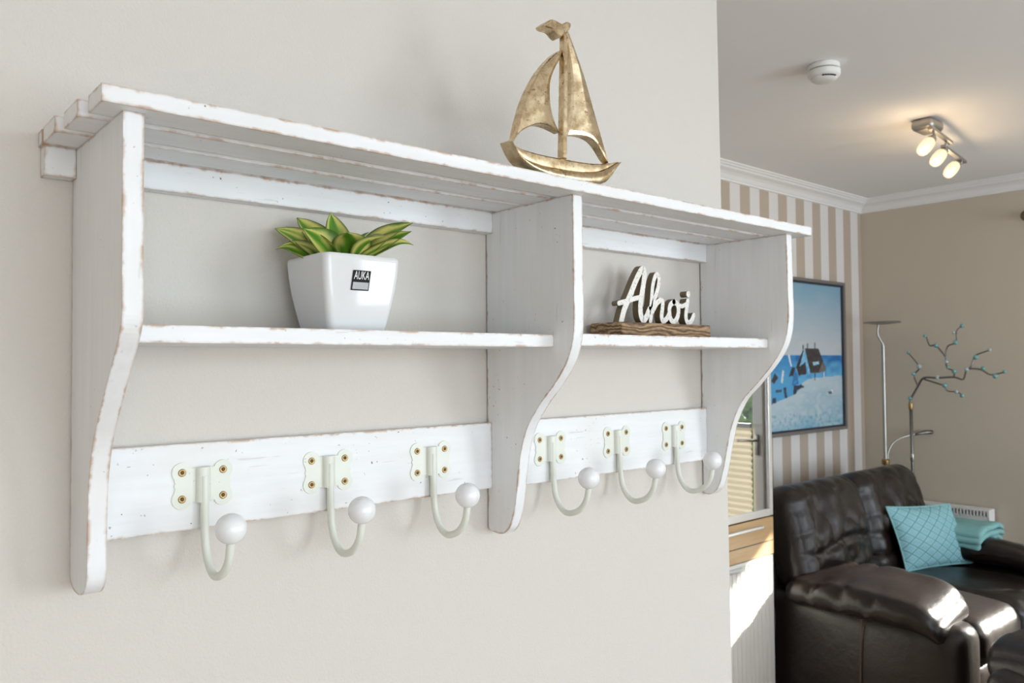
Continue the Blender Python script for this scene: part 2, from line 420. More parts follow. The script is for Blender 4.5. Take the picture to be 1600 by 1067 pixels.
# cornice: (distance from wall, z below ceiling)
CP = [(0, 0), (.082, 0), (.082, -.006), (.074, -.010), (.070, -.016), (.062, -.019), (.058, -.026), (.050, -.030), (.036, -.036), (.024, -.046), (.016, -.058), (.012, -.064), (.008, -.066), (.008, -.074), (0, -.076)]
V = [(XW-.02, YS-d, ZC+z) for d, z in CP]+[(XR-d, YS-d, ZC+z) for d, z in CP]; n = len(CP)
QF = [(i, (i+1) % n, n+(i+1) % n, n+i) for i in range(n)]+[tuple(range(n)), tuple(range(2*n-1, n-1, -1))]
wall('trim_1', V, QF, 'trim')
V = [(XR-d, YS-d, ZC+z) for d, z in CP]+[(XR-d, YF, ZC+z) for d, z in CP]
wall('trim_2', V, QF, 'trim')
wall('baseboard_back', *gbox(XW, XR-.014, YS-.014, YS, 0, .08, .003), 'trim')
wall('baseboard_right', *gbox(XR-.014, XR, DY1+.02, YS, 0, .08, .003), 'trim')

# windows: the front one that lights the shelf, and the balcony door mirrored in the cabinet glass
def window(name, plane, a0, a1, z0, z1, cols, depth, blind_top=None):
    """plane 'y' or 'x'; returns nothing; frame, mullions, panes and blinds are parts"""
    def gb(p0, p1, q0, q1, h0, h1, bev=.003):
        return gbox(p0, p1, q0, q1, h0, h1, bev) if plane == 'y' else gbox(q0, q1, p0, p1, h0, h1, bev)
    d0, d1 = depth; f = .07
    fr = join(gb(a0, a0+f, d0, d1, z0, z1), gb(a1-f, a1, d0, d1, z0, z1), gb(a0+f, a1-f, d0, d1, z0, z0+f), gb(a0+f, a1-f, d0, d1, z1-f, z1))
    w = tag(mesh(name, *fr, 'pvc'), kind='structure')
    step = (a1-a0-2*f)/cols; sgn = 1 if d1 > d0 else -1; mid = (d0+d1)/2
    for i in range(cols):
        s0, s1 = a0+f+i*step+.004, a0+f+(i+1)*step-.004; k = .075
        e0, e1 = d0-.02, d1-.02
        if plane == 'y': e0, e1 = d0+.02, d1+.02
        sash = mesh('sash', *join(gb(s0, s0+k, e0, e1, z0+f, z1-f), gb(s1-k, s1, e0, e1, z0+f, z1-f), gb(s0+k, s1-k, e0, e1, z0+f, z0+f+k), gb(s0+k, s1-k, e0, e1, z1-f-k, z1-f)), 'pvc', w)
        mesh('pane', *gb(s0+k, s1-k, mid-.003, mid+.003, z0+f+k, z1-f-k, 0), 'glass', sash)
        yield w, sash, s0+k, s1-k, z0+f+k, z1-f-k
for _ in window('window_1', 'y', WX0, WX1, WZ0, WZ1, 3, (YF-.16, YF-.09)): pass
for _ in window('added_window', 'y', VX0, VX1, WZ0, WZ1, 2, (YF-.16, YF-.09)): pass  # unseen window, added to bring more light to the far room
for i, (w, sash, s0, s1, z0, z1) in enumerate(window('window_2', 'x', DY0, DY1, .02, DZ, 2, (XR+.06, XR+.13))):
    # pleated blind on the lower part of each leaf, zig-zag cloth between two rails
    bx = XR+.022; top = 1.075; nple = 42; V = []; F = []
    for k in range(nple+1):
        zz = z0+.02+(top-.03-z0)*k/nple; xx = bx+(.010 if k % 2 else -.010)
        V += [(xx, s0, zz), (xx, s1, zz)]
    F = [(2*k, 2*k+1, 2*k+3, 2*k+2) for k in range(nple)]
    mesh('pleated_blind', V, F, 'blind', sash)
    box('blind_rail', bx-.012, bx+.012, s0, s1, top-.03, top, 'blindrail', sash, .003)
    if i == 1:
        hy = s1+.035
        mesh('door_handle', *join(gbox(XR+.025, XR+.041, hy-.014, hy+.014, .86, 1.00, .004), gtube([(XR+.03, hy, .96), (XR-.01, hy, .96), (XR-.018, hy-.02, .96), (XR-.018, hy-.12, .955)], .009, 10)), 'steel', sash, True)

# outside: terrace, added sun-cutting roof, lawn and trees
tag(box('terrace_slab', XR+.25, XR+2.2, -6, 3.5, -.25, -.03, 'paving'), 'pale paved terrace outside the balcony door', 'terrace')
tag(box('lawn', XR+2.2, 60, -40, 40, -.35, -.10, 'grass'), 'green lawn beyond the terrace seen through the balcony door', 'lawn')
rf = thing('sun_cut_roof', (XR+.7, -1, 2.4), 'unseen flat white slab added to cut the sun above the balcony door', 'roof')  # unseen, its edge placed to bound the sun patch on the cabinet
box('sun_cut_slab', XR+.25, 5.70, -6, 3.5, 2.47, 2.60, 'pvc', rf)
def tree(name, x, y, h, r, label, seed):
    rr = random.Random(seed); t = thing(name, (x, y, -.1), label, 'tree')
    mesh('trunk', *gtube([(x, y, -.10), (x+.1, y, h*.4), (x, y+.1, h*.7)], [.16, .12, .05], 8), 'bark', t, True)
    V, F = [], []
    for k in range(2600):
        d = Vector((rr.gauss(0, 1), rr.gauss(0, 1), rr.gauss(0, 1))).normalized()*r*(rr.random()**.35)
        c = Vector((x, y, h*.62))+Vector((d.x, d.y*1.3, d.z*1.1)); c.z = max(c.z, .15); a = Vector((rr.gauss(0, 1), rr.gauss(0, 1), rr.gauss(0, 1))).normalized()*.13
        b = a.orthogonal().normalized()*.07; i = len(V); V += [c-a, c+b, c+a, c-b]; F.append((i, i+1, i+2, i+3))
    tag(mesh('foliage', V, F, 'foliage', t), kind='stuff')
tree('garden_tree', 11.5, -4.8, 2.4, 1.45, 'bushy green garden tree reflected in the cabinet glass', 1)

# ------------------------------------------------------------------ coat rack
rack = thing('coat_rack', (.67, 0, 1.2), 'long distressed white wooden wall coat rack with shelf and hooks', 'coat rack')
T = .021; D = .2222; ZT, TB = 1.7886, .0188; ZP = ZT-TB
PROF = {
 'L': [(-D, ZP), (-D, 1.600), (-.2235, 1.565), (-.2185, 1.541), (-.198, 1.5155), (-.1655, 1.481), (-.1345, 1.4455), (-.110, 1.4135), (-.0935, 1.372), (-.0875, 1.325), (-.0865, 1.290), (-.086, 1.262), (-.081, 1.246), (-.066, 1.2335), (-.045, 1.2285), (-.018, 1.2300), (0, 1.2430)],
 'M': [(-D, ZP), (-.2228, 1.62), (-.2228, 1.570), (-.2185, 1.535), (-.2055, 1.5034), (-.1786, 1.4694), (-.143, 1.4351), (-.1115, 1.3965), (-.0945, 1.3577), (-.0855, 1.3137), (-.0765, 1.2583), (-.0641, 1.2239), (-.052, 1.2105), (-.0382, 1.2046), (-.0154, 1.2056), (0, 1.2110)],
 'R': [(-D, ZP), (-.2238, 1.64), (-.2238, 1.588), (-.2141, 1.5413), (-.1894, 1.501), (-.1501, 1.4571), (-.1110, 1.4172), (-.0842, 1.3668), (-.0700, 1.3162), (-.0572, 1.2581), (-.0429, 1.2179), (-.022, 1.2011), (0, 1.2020)]}
XM, XP = .6657, 1.3
for x, key in ((0, 'L'), (XM, 'M'), (XP, 'R')):
    pr = PROF[key]; c = [pr[0]]+[tuple(v[:2]) for v in catmull([(a, b, 0) for a, b in pr[1:]], 5)]
    poly = c[:-1]+[(-.0032, c[-1][1]), (-.0032, ZP)]
    mesh('side_panel', *gextrude(poly, lambda p, t: (t, p[0], p[1]), x, x+T), 'rack_z', rack)
for y0, y1, xa, xb in ((-.2405, -.1874, -.0250, 1.3707), (-.1695, -.1088, -.0318, 1.3680), (-.0908, -.0300, -.0378, 1.3650), (-.0215, -.0010, -.0378, 1.3640)):
    mesh('top_slat', *gbox(xa, xb, y0, y1, ZP+.0003, ZT), 'rack_x', rack)
# upper back rail sits in notches of the panels and sticks out at both ends
mesh('back_rail', *gbox(-.0352, -.0005, -.0216, -.0006, 1.7335, ZP), 'rack_x', rack)
for xa, xb in ((T+.0004, XM-.0002), (XM+T+.0004, XP-.0002)):
    mesh('back_rail', *gbox(xa, xb, -.0216, -.0006, 1.7327 if xa < .5 else 1.7295, ZP), 'rack_x', rack)
    mesh('hook_rail', *gbox(xa, xb, -.0150, -.0006, 1.2815 if xa < .5 else 1.2790, 1.3968), 'rack_x', rack)
for xa, xb, dz in ((T+.0004, XM-.0002, .0015), (XM+T+.0004, XP-.0002, .0043)):
    mesh('shelf_board', *gbox(xa, xb, -.1755, -.0006, 1.5259+dz, 1.5461+dz), 'rack_x', rack)

# hooks: butterfly plate with a rolled barrel, bent rod, china knob, four brass screws
def butterfly():
    # right half outline (x, z), mirrored; four round lobes
    pts = []
    def arc(cx, cz, r, a0, a1, n=9):
        for i in range(n+1):
            a = math.radians(a0+(a1-a0)*i/n); pts.append((cx+r*math.cos(a), cz+r*math.sin(a)))
    pts.append((.0125, .0225)); pts.append((.0165, .0230))
    arc(.0275, .0178, .0133, 150, -38)
    pts.append((.0362, .0030)); pts.append((.0380, .0014)); pts.append((.0372, 0)); pts.append((.0380, -.0014)); pts.append((.0362, -.0030))
    arc(.0275, -.0178, .0133, 38, -150)
    pts.append((.0165, -.0230)); pts.append((.0125, -.0225))
    return pts+[(-x, z) for x, z in reversed(pts)]
YH = -.0150
HZ = 1.341
def make_hook(xc, ref=None):
    """parts are copied from ref with shared meshes after the first"""
    if ref:
        d = Vector((xc-ref[1], 0, 0)); src = ref[0]
        h = src.copy(); link(h, rack, WL[src.name]+d)
        for ch in src.children:
            c = ch.copy(); link(c, h, WL[ch.name]+d)
        return h
    pl = gextrude(butterfly(), lambda p, t: (xc+p[0], t, HZ+p[1]), YH-.0018, YH-.0001)
    # barrel: half tube over the rod
    bar = []; 
    for k in range(13):
        a = math.pi*k/12; bar.append((.0098*math.cos(a), -.0098*math.sin(a)))
    bp = [(.0128, 0)]+[(x, y-.0012) for x, y in bar]+[(-.0128, 0)]
    barrel = gextrude(bp, lambda p, t: (xc+p[0], YH-.001+p[1], t), HZ-.0235, HZ+.0235)
    rod = catmull([(xc, YH-.0080, HZ+.012), (xc, YH-.0080, HZ-.03), (xc, YH-.0095, 1.282), (xc, YH-.0150, 1.253), (xc, YH-.0300, 1.2325), (xc, -.0640, 1.2260), (xc, -.0900, 1.2350), (xc, -.1080, 1.2540), (xc, -.1150, 1.2800), (xc, -.1155, 1.290)], 6)
    h = mesh('hook', *join(pl, barrel, gtube(rod, .0054, 14)), 'hook', rack, True, angle=40)
    mesh('knob', *gsphere((xc, -.1155, 1.2955), .0195, 32, 20), 'knob', h, True)
    for sx in (-1, 1):
        for sz in (-1, 1):
            c = (xc+sx*.0275, YH-.0018, HZ+sz*.0176)
            V, F = join(glathe([(.0052, 0), (.0050, .0010), (.0040, .0014), (.0030, .0010)], c, (0, -1, 0), 20), glathe([(.0026, .0008), (.0024, .0016), (.0008, .0014)], c, (0, -1, 0), 14))
            nf = len(glathe([(.0052, 0), (.0050, .0010), (.0040, .0014), (.0030, .0010)], c, (0, -1, 0), 20)[1])
            mesh('screw', V, F, None, h, True, mats=['brass', 'brass_dark'], fm=[0]*nf+[1]*(len(F)-nf))
    return h
HX = (.1577, .3453, .5333, .8064, .9932, 1.1781)
h0 = make_hook(HX[0])
for xc in HX[1:]: make_hook(xc, (h0, HX[0]))

# ------------------------------------------------------------------ potted plant
PX, PY, PZ = .3300, -.0900, 1.5476
pot = thing('potted_plant', (PX, PY, PZ), 'green and yellow leafy plant in a square white ceramic pot', 'potted plant')
def sq_ring(h, z, rnd, n=10, flip=False):
    out = []
    for k, (sx, sy) in enumerate(((1, 1), (-1, 1), (-1, -1), (1, -1))):
        for i in range(n):
            a = math.pi/2*(k+i/(n-1)); out.append((PX+sx*(h-rnd)+rnd*math.cos(a), PY+sy*(h-rnd)+rnd*math.sin(a), z))
    return out
rings = [(.0400, 0, .006), (.0440, 0, .008), (.0455, .0015, .009), (.0485, .015, .010), (.0525, .035, .010), (.0560, .055, .010), (.0585, .075, .010), (.0600, .093, .010), (.0603, .100, .010), (.0598, .1035, .010), (.0585, .1050, .010), (.0572, .1045, .009), (.0565, .1030, .009), (.0555, .090, .009), (.0550, .086, .009)]
V = []; F = []; n = 40
for h, z, rd in rings: V += sq_ring(h, PZ+z, rd)
for i in range(len(rings)-1):
    for k in range(n): F.append((i*n+k, i*n+(k+1) % n, (i+1)*n+(k+1) % n, (i+1)*n+k))
F += [tuple(range(n)), tuple(range((len(rings)-1)*n, len(rings)*n))]
mesh('pot', V, F, 'ceramic', pot, True, angle=60)
Vs = sq_ring(.0550, PZ+.088, .009); mesh('soil', Vs+[(x, y, PZ+.0861) for x, y, z in Vs], [tuple(range(40)), tuple(range(79, 39, -1))]+[(k, (k+1) % 40, 40+(k+1) % 40, 40+k) for k in range(40)], 'soil', pot)
# sticker on the front face; the face leans, so it is laid on the slope
zs0, zs1 = PZ+.0555, PZ+.0830
def face_y(z):
    zz = z-PZ
    for (h0_, z0_, _), (h1_, z1_, _) in zip(rings, rings[1:]):
        if z0_ <= zz <= z1_ and z1_ > z0_: return PY-(h0_+(h1_-h0_)*(zz-z0_)/(z1_-z0_))
    return PY-.06
def stick(p, off):   # p = (x, z) in the sticker plane
    return (p[0]-(zs1-p[1])*.09, face_y(p[1])-off, p[1])
SX0, SX1 = .3128, .3405
def quad(x0, x1, z0, z1, off): 
    V = [stick(p, off) for p in ((x0, z0), (x1, z0), (x1, z1), (x0, z1))]+[stick(p, off-.0004) for p in ((x0, z0), (x1, z0), (x1, z1), (x0, z1))]
    return V, [(0, 1, 2, 3), (7, 6, 5, 4), (0, 4, 5, 1), (1, 5, 6, 2), (2, 6, 7, 3), (3, 7, 4, 0)]
st = mesh('sticker', *quad(SX0, SX1, zs0, zs1, .0014), 'black', pot)
mesh('sticker_panel', *quad(SX0+.0018, SX1-.0016, zs0+.0016, zs0+.0112, .0017), 'silver', st)
def text_mesh(txt, size):
    cu = bpy.data.curves.new('t', 'FONT'); cu.body = txt; cu.size = size; cu.align_x = 'CENTER'; cu.resolution_u = 3
    o = bpy.data.objects.new('t', cu); COL.objects.link(o); dg = bpy.context.evaluated_depsgraph_get(); dg.update()
    me = bpy.data.meshes.new_from_object(o.evaluated_get(dg)); V = [v.co.copy() for v in me.vertices]; F = [tuple(p.vertices) for p in me.polygons]
    bpy.data.objects.remove(o); bpy.data.curves.remove(cu); bpy.data.meshes.remove(me); return V, F
tv, tf = text_mesh('AUKA', .0145)
wid = max(v.x for v in tv)-min(v.x for v in tv); hgt = max(v.y for v in tv)-min(v.y for v in tv)
mx_ = (max(v.x for v in tv)+min(v.x for v in tv))/2; my_ = min(v.y for v in tv)
mesh('sticker_lettering', [stick(((SX0+SX1)/2+(v.x-mx_)*.0235/wid, zs1-.0125+(v.y-my_)*.0112/hgt), .0018) for v in tv], tf, 'whiteprint', st)

def leaf(base, tip, width, arch, cup, seed, twist=0, hook=0):
    """blade from base to tip, bowed by arch, trough-shaped by cup; hook bends the last quarter down"""
    nl, nw = 18, 8; V, C, F = [], [], []
    b, e = Vector(base), Vector(tip); ch = e-b; L = ch.length; d0 = ch.normalized()
    side0 = d0.cross(Vector((0, 0, 1))).normalized(); nrm0 = side0.cross(d0).normalized()
    sg = 1 if side0.dot(cf) > 0 else -1                       # blades roll towards the light at the window
    tw_ = twist+sg*.75*abs(side0.dot(cf))
    side0, nrm0 = side0*math.cos(tw_)+nrm0*math.sin(tw_), nrm0*math.cos(tw_)-side0*math.sin(tw_)
    yel = R.uniform(-.12, .22)
    for i in range(nl+1):
        t = i/nl; c = b+ch*t+nrm0*(arch*4*t*(1-t))-Vector((0, 0, 1))*(hook*max(0, t-.72)**2*12)
        w = width*.5*max(.012, math.sin(math.pi*(.14+.86*t)**1.05)**.8*(1 if t < .9 else 1-(t-.9)*4))
        for k in range(nw+1):
            q = 2*k/nw-1
            V.append(c+side0*(w*q)+nrm0*(cup*w*(q*q-.3)))
            nz_ = noise.noise(Vector((q*2.4+seed*3.1, t*1.6, seed))); ed = abs(q)
            if ed > .93: col = (.06, .12, .02)
            else:
                k_ = ed*.9+nz_*.95+yel-(.3 if t < .3 else 0); a_ = max(0, min(1, (k_-.36)/.16))
                g = Vector((.055, .20, .010)).lerp(Vector((.17, .42, .025)), max(0, min(1, .5+nz_)))
                col = tuple(g.lerp(Vector((.76, .68, .20)), a_))
            C.append(col)
    for i in range(nl):
        for k in range(nw): F.append((i*(nw+1)+k, i*(nw+1)+k+1, (i+1)*(nw+1)+k+1, (i+1)*(nw+1)+k))
    o = mesh('leaf', V, F, 'leaf', pot, True, attr=('leafcol', C))
    md = o.modifiers.new('thickness', 'SOLIDIFY'); md.thickness = .0008
    return o
ZB = PZ+.0895
cr = Vector((rt0.x, rt0.y, 0)); cf = Vector((fw.x, fw.y, 0)).normalized()
def L_(b, tip, width, arch, cup, seed, tw=0, hook=0):
    """base and tip as (right, away from the viewer, up) from the middle of the pot"""
    f_ = lambda q: Vector((PX, PY, ZB))+cr*q[0]+cf*q[1]+Vector((0, 0, q[2]))
    leaf(f_(b), f_(tip), width, arch, cup, seed, tw, hook)
L_((-.008, .004, 0), (-.099, .004, .062), 0.0450, .010, .45, 1)
L_((-.010, -.016, 0), (-.092, -.014, .038), 0.0375, .006, .5, 2, 0, .010)
L_((-.004, .014, 0), (-.074, .030, .082), 0.0425, .008, .45, 3)
L_((.000, .016, 0), (-.024, .026, .088), 0.0400, .002, .5, 4)
L_((-.004, -.012, 0), (-.050, -.030, .055), 0.0525, .012, .45, 5, .3)
L_((.016, -.012, -.004), (.018, -.052, .046), .056, .016, .30, 6)
L_((.018, -.010, .012), (.066, -.030, .044), .046, .010, .40, 7, .35)
L_((.014, .010, 0), (.099, .014, .070), 0.0450, .012, .45, 8)
L_((.012, -.004, 0), (.100, -.006, .054), 0.0400, .004, .5, 9)
L_((.012, -.018, 0), (.104, -.020, .044), .026, .004, .5, 10, 0, .012)
L_((.008, .020, 0), (.044, .052, .058), .026, .004, .4, 11)
L_((.004, .020, 0), (.026, .056, .058), .024, .004, .4, 12)
L_((-.012, .012, 0), (-.060, .040, .050), .030, .008, .4, 13)
L_((-.012, -.006, 0), (-.066, -.010, .040), .036, .008, .4, 14)
L_((-.002, -.004, 0), (-.030, -.022, .050), .036, .010, .4, 15)
L_((.010, -.002, 0), (.040, -.016, .052), .034, .008, .4, 16)

# ------------------------------------------------------------------ sailing boat ornament
YB = -.214; TH = .021
boat = thing('sailboat_ornament', (.66, -.203, ZT), 'tarnished gold metal sailing boat ornament standing on the rack top', 'ornament')
def plate(name, poly, bev=.0022, mat='gold', y0=YB, th=TH):
    n = len(poly); P2 = [Vector((p[0], p[1])) for p in poly]
    ar = sum(P2[i].x*P2[(i+1) % n].y-P2[(i+1) % n].x*P2[i].y for i in range(n)); s = 1 if ar > 0 else -1
    ins = []
    for i in range(n):
        a = (P2[i]-P2[i-1]).normalized(); b = (P2[(i+1) % n]-P2[i]).normalized()
        na, nb = Vector((-a.y, a.x))*s, Vector((-b.y, b.x))*s; k = (na+nb); k = k.normalized() if k.length > 1e-6 else na
        ins.append(P2[i]+k*bev/max(.5, k.dot(na)))
    V = [(p.x, y0, p.y) for p in ins]+[(p.x, y0+bev, p.y) for p in P2]+[(p.x, y0+th, p.y) for p in P2]
    F = [tuple(range(n)), tuple(range(3*n-1, 2*n-1, -1))]
    for r in (0, 1): F += [(r*n+i, r*n+(i+1) % n, (r+1)*n+(i+1) % n, (r+1)*n+i) for i in range(n)]
    return mesh(name, V, F, mat, boat, True, angle=25)
def sp(pts, n=6): return [tuple(v[:2]) for v in catmull([(a, b, 0) for a, b in pts], n)]
htop = sp([(.5400, 1.8345), (.5643, 1.8274), (.6001, 1.8248), (.6488, 1.8256), (.7001, 1.8272), (.7415, 1.8315), (.7847, 1.8419)])
hbot = sp([(.7847, 1.8419), (.7779, 1.8254), (.7581, 1.8070), (.7326, 1.7970), (.7050, 1.7915), (.6757, ZT+.0008), (.640, ZT+.0006), (.610, 1.7915), (.5850, 1.7975), (.5600, 1.8100), (.5400, 1.8345)])
def along(pts, t):
    q = catmull([(a, b, 0) for a, b in pts], 8); f = t*(len(q)-1); i = min(int(f), len(q)-2); return q[i].lerp(q[i+1], f-i)
def loft(name, top, bot, y0, th, bulge, n=36, k=8):
    """solid plate between an upper and a lower curve, front face bulged"""
    fr = []
    for i in range(n+1):
        t = i/n; a, b = along(top, t), along(bot, t)
        for j in range(k+1):
            s_ = j/k; p = a.lerp(b, s_); fr.append(Vector((p.x, y0-bulge*math.sin(math.pi*s_)+(.0016 if j in (0, k) else 0), p.y)))
    m_ = k+1; N_ = len(fr); V = fr+[Vector((v.x, y0+th, v.z)) for v in fr]; F = []
    for i in range(n):
        for j in range(k):
            a = i*m_+j; F.append((a, a+1, a+m_+1, a+m_)); F.append((N_+a, N_+a+m_, N_+a+m_+1, N_+a+1))
    bd = [j for j in range(m_)]+[i*m_+k for i in range(1, n+1)]+[n*m_+j for j in range(k-1, -1, -1)]+[i*m_ for i in range(n-1, 0, -1)]
    for a, b in zip(bd, bd[1:]+bd[:1]): F.append((a, b, N_+b, N_+a))
    return mesh(name, V, F, 'gold', boat, True, angle=30)
HT = [(.5400, 1.8350), (.5643, 1.8274), (.6001, 1.8248), (.6488, 1.8256), (.7001, 1.8272), (.7415, 1.8315), (.7847, 1.8419)]
HM = [(.5405, 1.8335), (.566, 1.8135), (.600, 1.8065), (.650, 1.8062), (.700, 1.8095), (.7415, 1.8190), (.7840, 1.8405)]
HB = [(.5410, 1.8320), (.5600, 1.8080), (.6000, 1.7930), (.6500, ZT+.0006), (.700, 1.7905), (.7500, 1.8020), (.7830, 1.8385)]
loft('hull', HT, HM, YB, TH, .0005)
loft('hull_band', HM, HB, YB-.003, TH+.003, .004)
plate('mast', [(.6500, 1.8262), (.6605, 1.8262), (.6655, 2.030), (.6575, 2.030)], .0015, 'gold', YB-.0025, .012)
plate('pennant', sp([(.6155, 2.0323), (.6288, 2.0429), (.6402, 2.0452), (.6556, 2.0437), (.6655, 2.0497), (.6745, 2.0490), (.6732, 2.0415), (.6652, 2.0336), (.6600, 2.0290), (.6534, 2.0215), (.6457, 2.0236), (.6362, 2.0290), (.6192, 2.0282)], 4)[:-1]+[(.6170, 2.0290)], .0018)
def sail(name, Lp, Rp, Bp, ridge, hgt):
    n = 22; k = 14
    def samp(pts, t):
        q = catmull([(a, b, 0) for a, b in pts], 12); f = t*(len(q)-1); i = min(int(f), len(q)-2); return q[i].lerp(q[i+1], f-i)
    V, F = [], []
    front = []
    for i in range(n+1):
        t = i/n; a, b = samp(Lp, t), samp(Rp, t)
        for j in range(k+1):
            s = j/k; p = a.lerp(b, s); e0, e1 = samp(Bp, 0), samp(Bp, 1)
            p = p+(samp(Bp, s)-e0.lerp(e1, s))*(t**5)
            rd = 1-abs(s-ridge)/(ridge if s < ridge else 1-ridge)
            rim = .0028 if j in (0, k) or i == n else 0
            front.append(Vector((p.x, YB+.003-hgt*rd*min(1, t*2.2)+rim*.6, p.y)))
    m_ = k+1; N_ = len(front); V = front+[Vector((v.x, YB+.017, v.z)) for v in front]
    for i in range(n):
        for j in range(k):
            a = i*m_+j; F.append((a, a+1, a+m_+1, a+m_)); F.append((N_+a, N_+a+m_, N_+a+m_+1, N_+a+1))
    bd = [j for j in range(m_)]+[i*m_+k for i in range(1, n+1)]+[n*m_+j for j in range(k-1, -1, -1)]+[i*m_ for i in range(n-1, 0, -1)]
    for a, b in zip(bd, bd[1:]+bd[:1]): F.append((a, b, N_+b, N_+a))
    mesh(name, V, F, 'gold', boat, True, angle=14)
sail('mainsail', [(.6551, 2.0024), (.6318, 1.9841), (.6016, 1.9493), (.5721, 1.8969), (.5522, 1.8340)], [(.6575, 2.0024), (.6510, 1.986), (.6373, 1.9632), (.6294, 1.9392), (.6309, 1.9091), (.6381, 1.8857), (.6500, 1.8680)], [(.5522, 1.8340), (.5646, 1.8527), (.5861, 1.8661), (.6043, 1.8723), (.6266, 1.8724), (.6500, 1.8680)], .62, .006)
sail('jib_sail', [(.6662, 2.0380), (.6671, 2.0238), (.6707, 2.005), (.6763, 1.978), (.6777, 1.9415), (.6733, 1.9066), (.6605, 1.8664)], [(.6692, 2.0380), (.6906, 2.0014), (.7103, 1.963), (.7343, 1.9073), (.7640, 1.8375)], [(.6605, 1.8664), (.6887, 1.8714), (.713, 1.8715), (.7336, 1.8636), (.7544, 1.8438), (.7640, 1.8375)], .45, .006)

# ------------------------------------------------------------------ Ahoi sign
ZSH = 1.5461+.0043
sign = thing('ahoi_sign', (1.06, -.055, ZSH), 'cream lettering reading Ahoi on a rough dark wood block', 'sign')
def rough_block():
    bm = bmesh.new(); V, F = gbox(.9179, 1.2016, -.100, -.014, ZSH+.0028, 1.5795, .0035, 2)
    me = bpy.data.meshes.new('b'); me.from_pydata(V, [], F); bm.from_mesh(me); bpy.data.meshes.remove(me)
    bmesh.ops.subdivide_edges(bm, edges=[e for e in bm.edges if e.calc_length() > .02], cuts=12, use_grid_fill=True)
    for v in bm.verts:
        v.co += Vector((0, 1, .5))*noise.noise(v.co*60)*.0012
    bm.verts.index_update(); r = [v.co.copy() for v in bm.verts], [tuple(v.index for v in f.verts) for f in bm.faces]; bm.free(); return r
mesh('wooden_block', *rough_block(), 'oldwood', sign)
for xa, xb in ((.9240, .9400), (.9560, 1.0000), (1.130, 1.162), (1.186, 1.197)):
    box('foot_pad', xa, xb, -.096, -.020, ZSH+.0002, ZSH+.0030, 'oldwood', sign)
def stroke(pts, w, y0, th, n=8, taper=1.0):
    P = [Vector((v.x, v.y)) for v in catmull([(a, b, 0) for a, b in pts], n)]
    Lf, Rt = [], []
    for i, p in enumerate(P):
        t = (P[min(i+1, len(P)-1)]-P[max(i-1, 0)]).normalized(); nn = Vector((-t.y, t.x)); Lf.append(p+nn*w/2); Rt.append(p-nn*w/2)
    def cap(c, d, a0):
        return [c+Vector((math.cos(a0+math.pi*k/8), math.sin(a0+math.pi*k/8)))*w/2 for k in range(1, 8)]
    t1 = (P[-1]-P[-2]).normalized(); t0 = (P[1]-P[0]).normalized()
    V, F, fm = [], [], []
    m_ = len(P)
    for y in (y0, y0+th): V += [(p.x, y, p.y) for p in Lf]+[(p.x, y, p.y) for p in Rt]
    for i in range(m_-1):
        F.append((i, i+1, m_+i+1, m_+i)); fm.append(0)
        F.append((2*m_+i, 3*m_+i, 3*m_+i+1, 2*m_+i+1)); fm.append(1)
        F.append((i, 2*m_+i, 2*m_+i+1, i+1)); fm.append(1); F.append((m_+i, m_+i+1, 3*m_+i+1, 3*m_+i)); fm.append(1)
    for c, t, li, ri in ((P[0], -t0, 0, m_), (P[-1], t1, m_-1, 2*m_-1)):
        a = math.atan2(t.y, t.x); arc = [c+Vector((math.cos(a+math.pi/2-math.pi*k/8), math.sin(a+math.pi/2-math.pi*k/8)))*w/2 for k in range(9)]
        b0 = len(V); V += [(p.x, y0, p.y) for p in arc]+[(p.x, y0+th, p.y) for p in arc]
        F.append(tuple(b0+k for k in range(9))); fm.append(0); F.append(tuple(b0+9+k for k in range(8, -1, -1))); fm.append(1)
        for k in range(8): F.append((b0+k, b0+k+1, b0+10+k, b0+9+k)); fm.append(1)
    return V, F, fm
def letter(strokes, w=.0108, y0=-.065, th=.0150):
    V, F, fm = [], [], []
    for q, (pts, ww) in enumerate(strokes):
        v, f, g = stroke(pts, ww or w, y0-q*.0002, th); k = len(V); V += v; F += [tuple(i+k for i in a) for a in f]; fm += g
    mesh('letter', V, F, None, sign, mats=['signface', 'signside'], fm=fm)
letter([([(.9541, 1.5793), (.9650, 1.6071), (.9848, 1.6393), (1.0021, 1.668), (1.0166, 1.6870), (1.0240, 1.6900), (1.0272, 1.6827), (1.0240, 1.661), (1.0165, 1.6326), (1.0133, 1.612), (1.0153, 1.5953), (1.0228, 1.5871), (1.0315, 1.594), (1.0419, 1.6094)], .0136), ([(.9485, 1.6181), (.9662, 1.622), (.9883, 1.6276), (1.0108, 1.6324)], .0096)])
letter([([(1.0449, 1.6120), (1.0481, 1.6247), (1.0531, 1.659), (1.0625, 1.6800), (1.0705, 1.6808), (1.0735, 1.6697), (1.0677, 1.6503), (1.0569, 1.6289), (1.0492, 1.6078), (1.0444, 1.5850)], .0102), ([(1.0507, 1.6058), (1.0657, 1.6235), (1.0770, 1.6295), (1.0838, 1.6263), (1.0833, 1.6149), (1.0800, 1.5975), (1.0843, 1.5871), (1.0965, 1.5923), (1.1058, 1.6042)], .0114)])
letter([([(1.1217, 1.6285), (1.1092, 1.6207), (1.1059, 1.6071), (1.1102, 1.5917), (1.1209, 1.5862), (1.1319, 1.5954), (1.1368, 1.6102), (1.1330, 1.6237), (1.1217, 1.6285)], .0118), ([(1.1320, 1.6240), (1.1481, 1.6203), (1.1650, 1.6260)], .0090)])
dot = glathe([(.0066, 0), (.0066, .0175)], (1.1709, -.065, 1.6470), (0, 1, 0), 20)
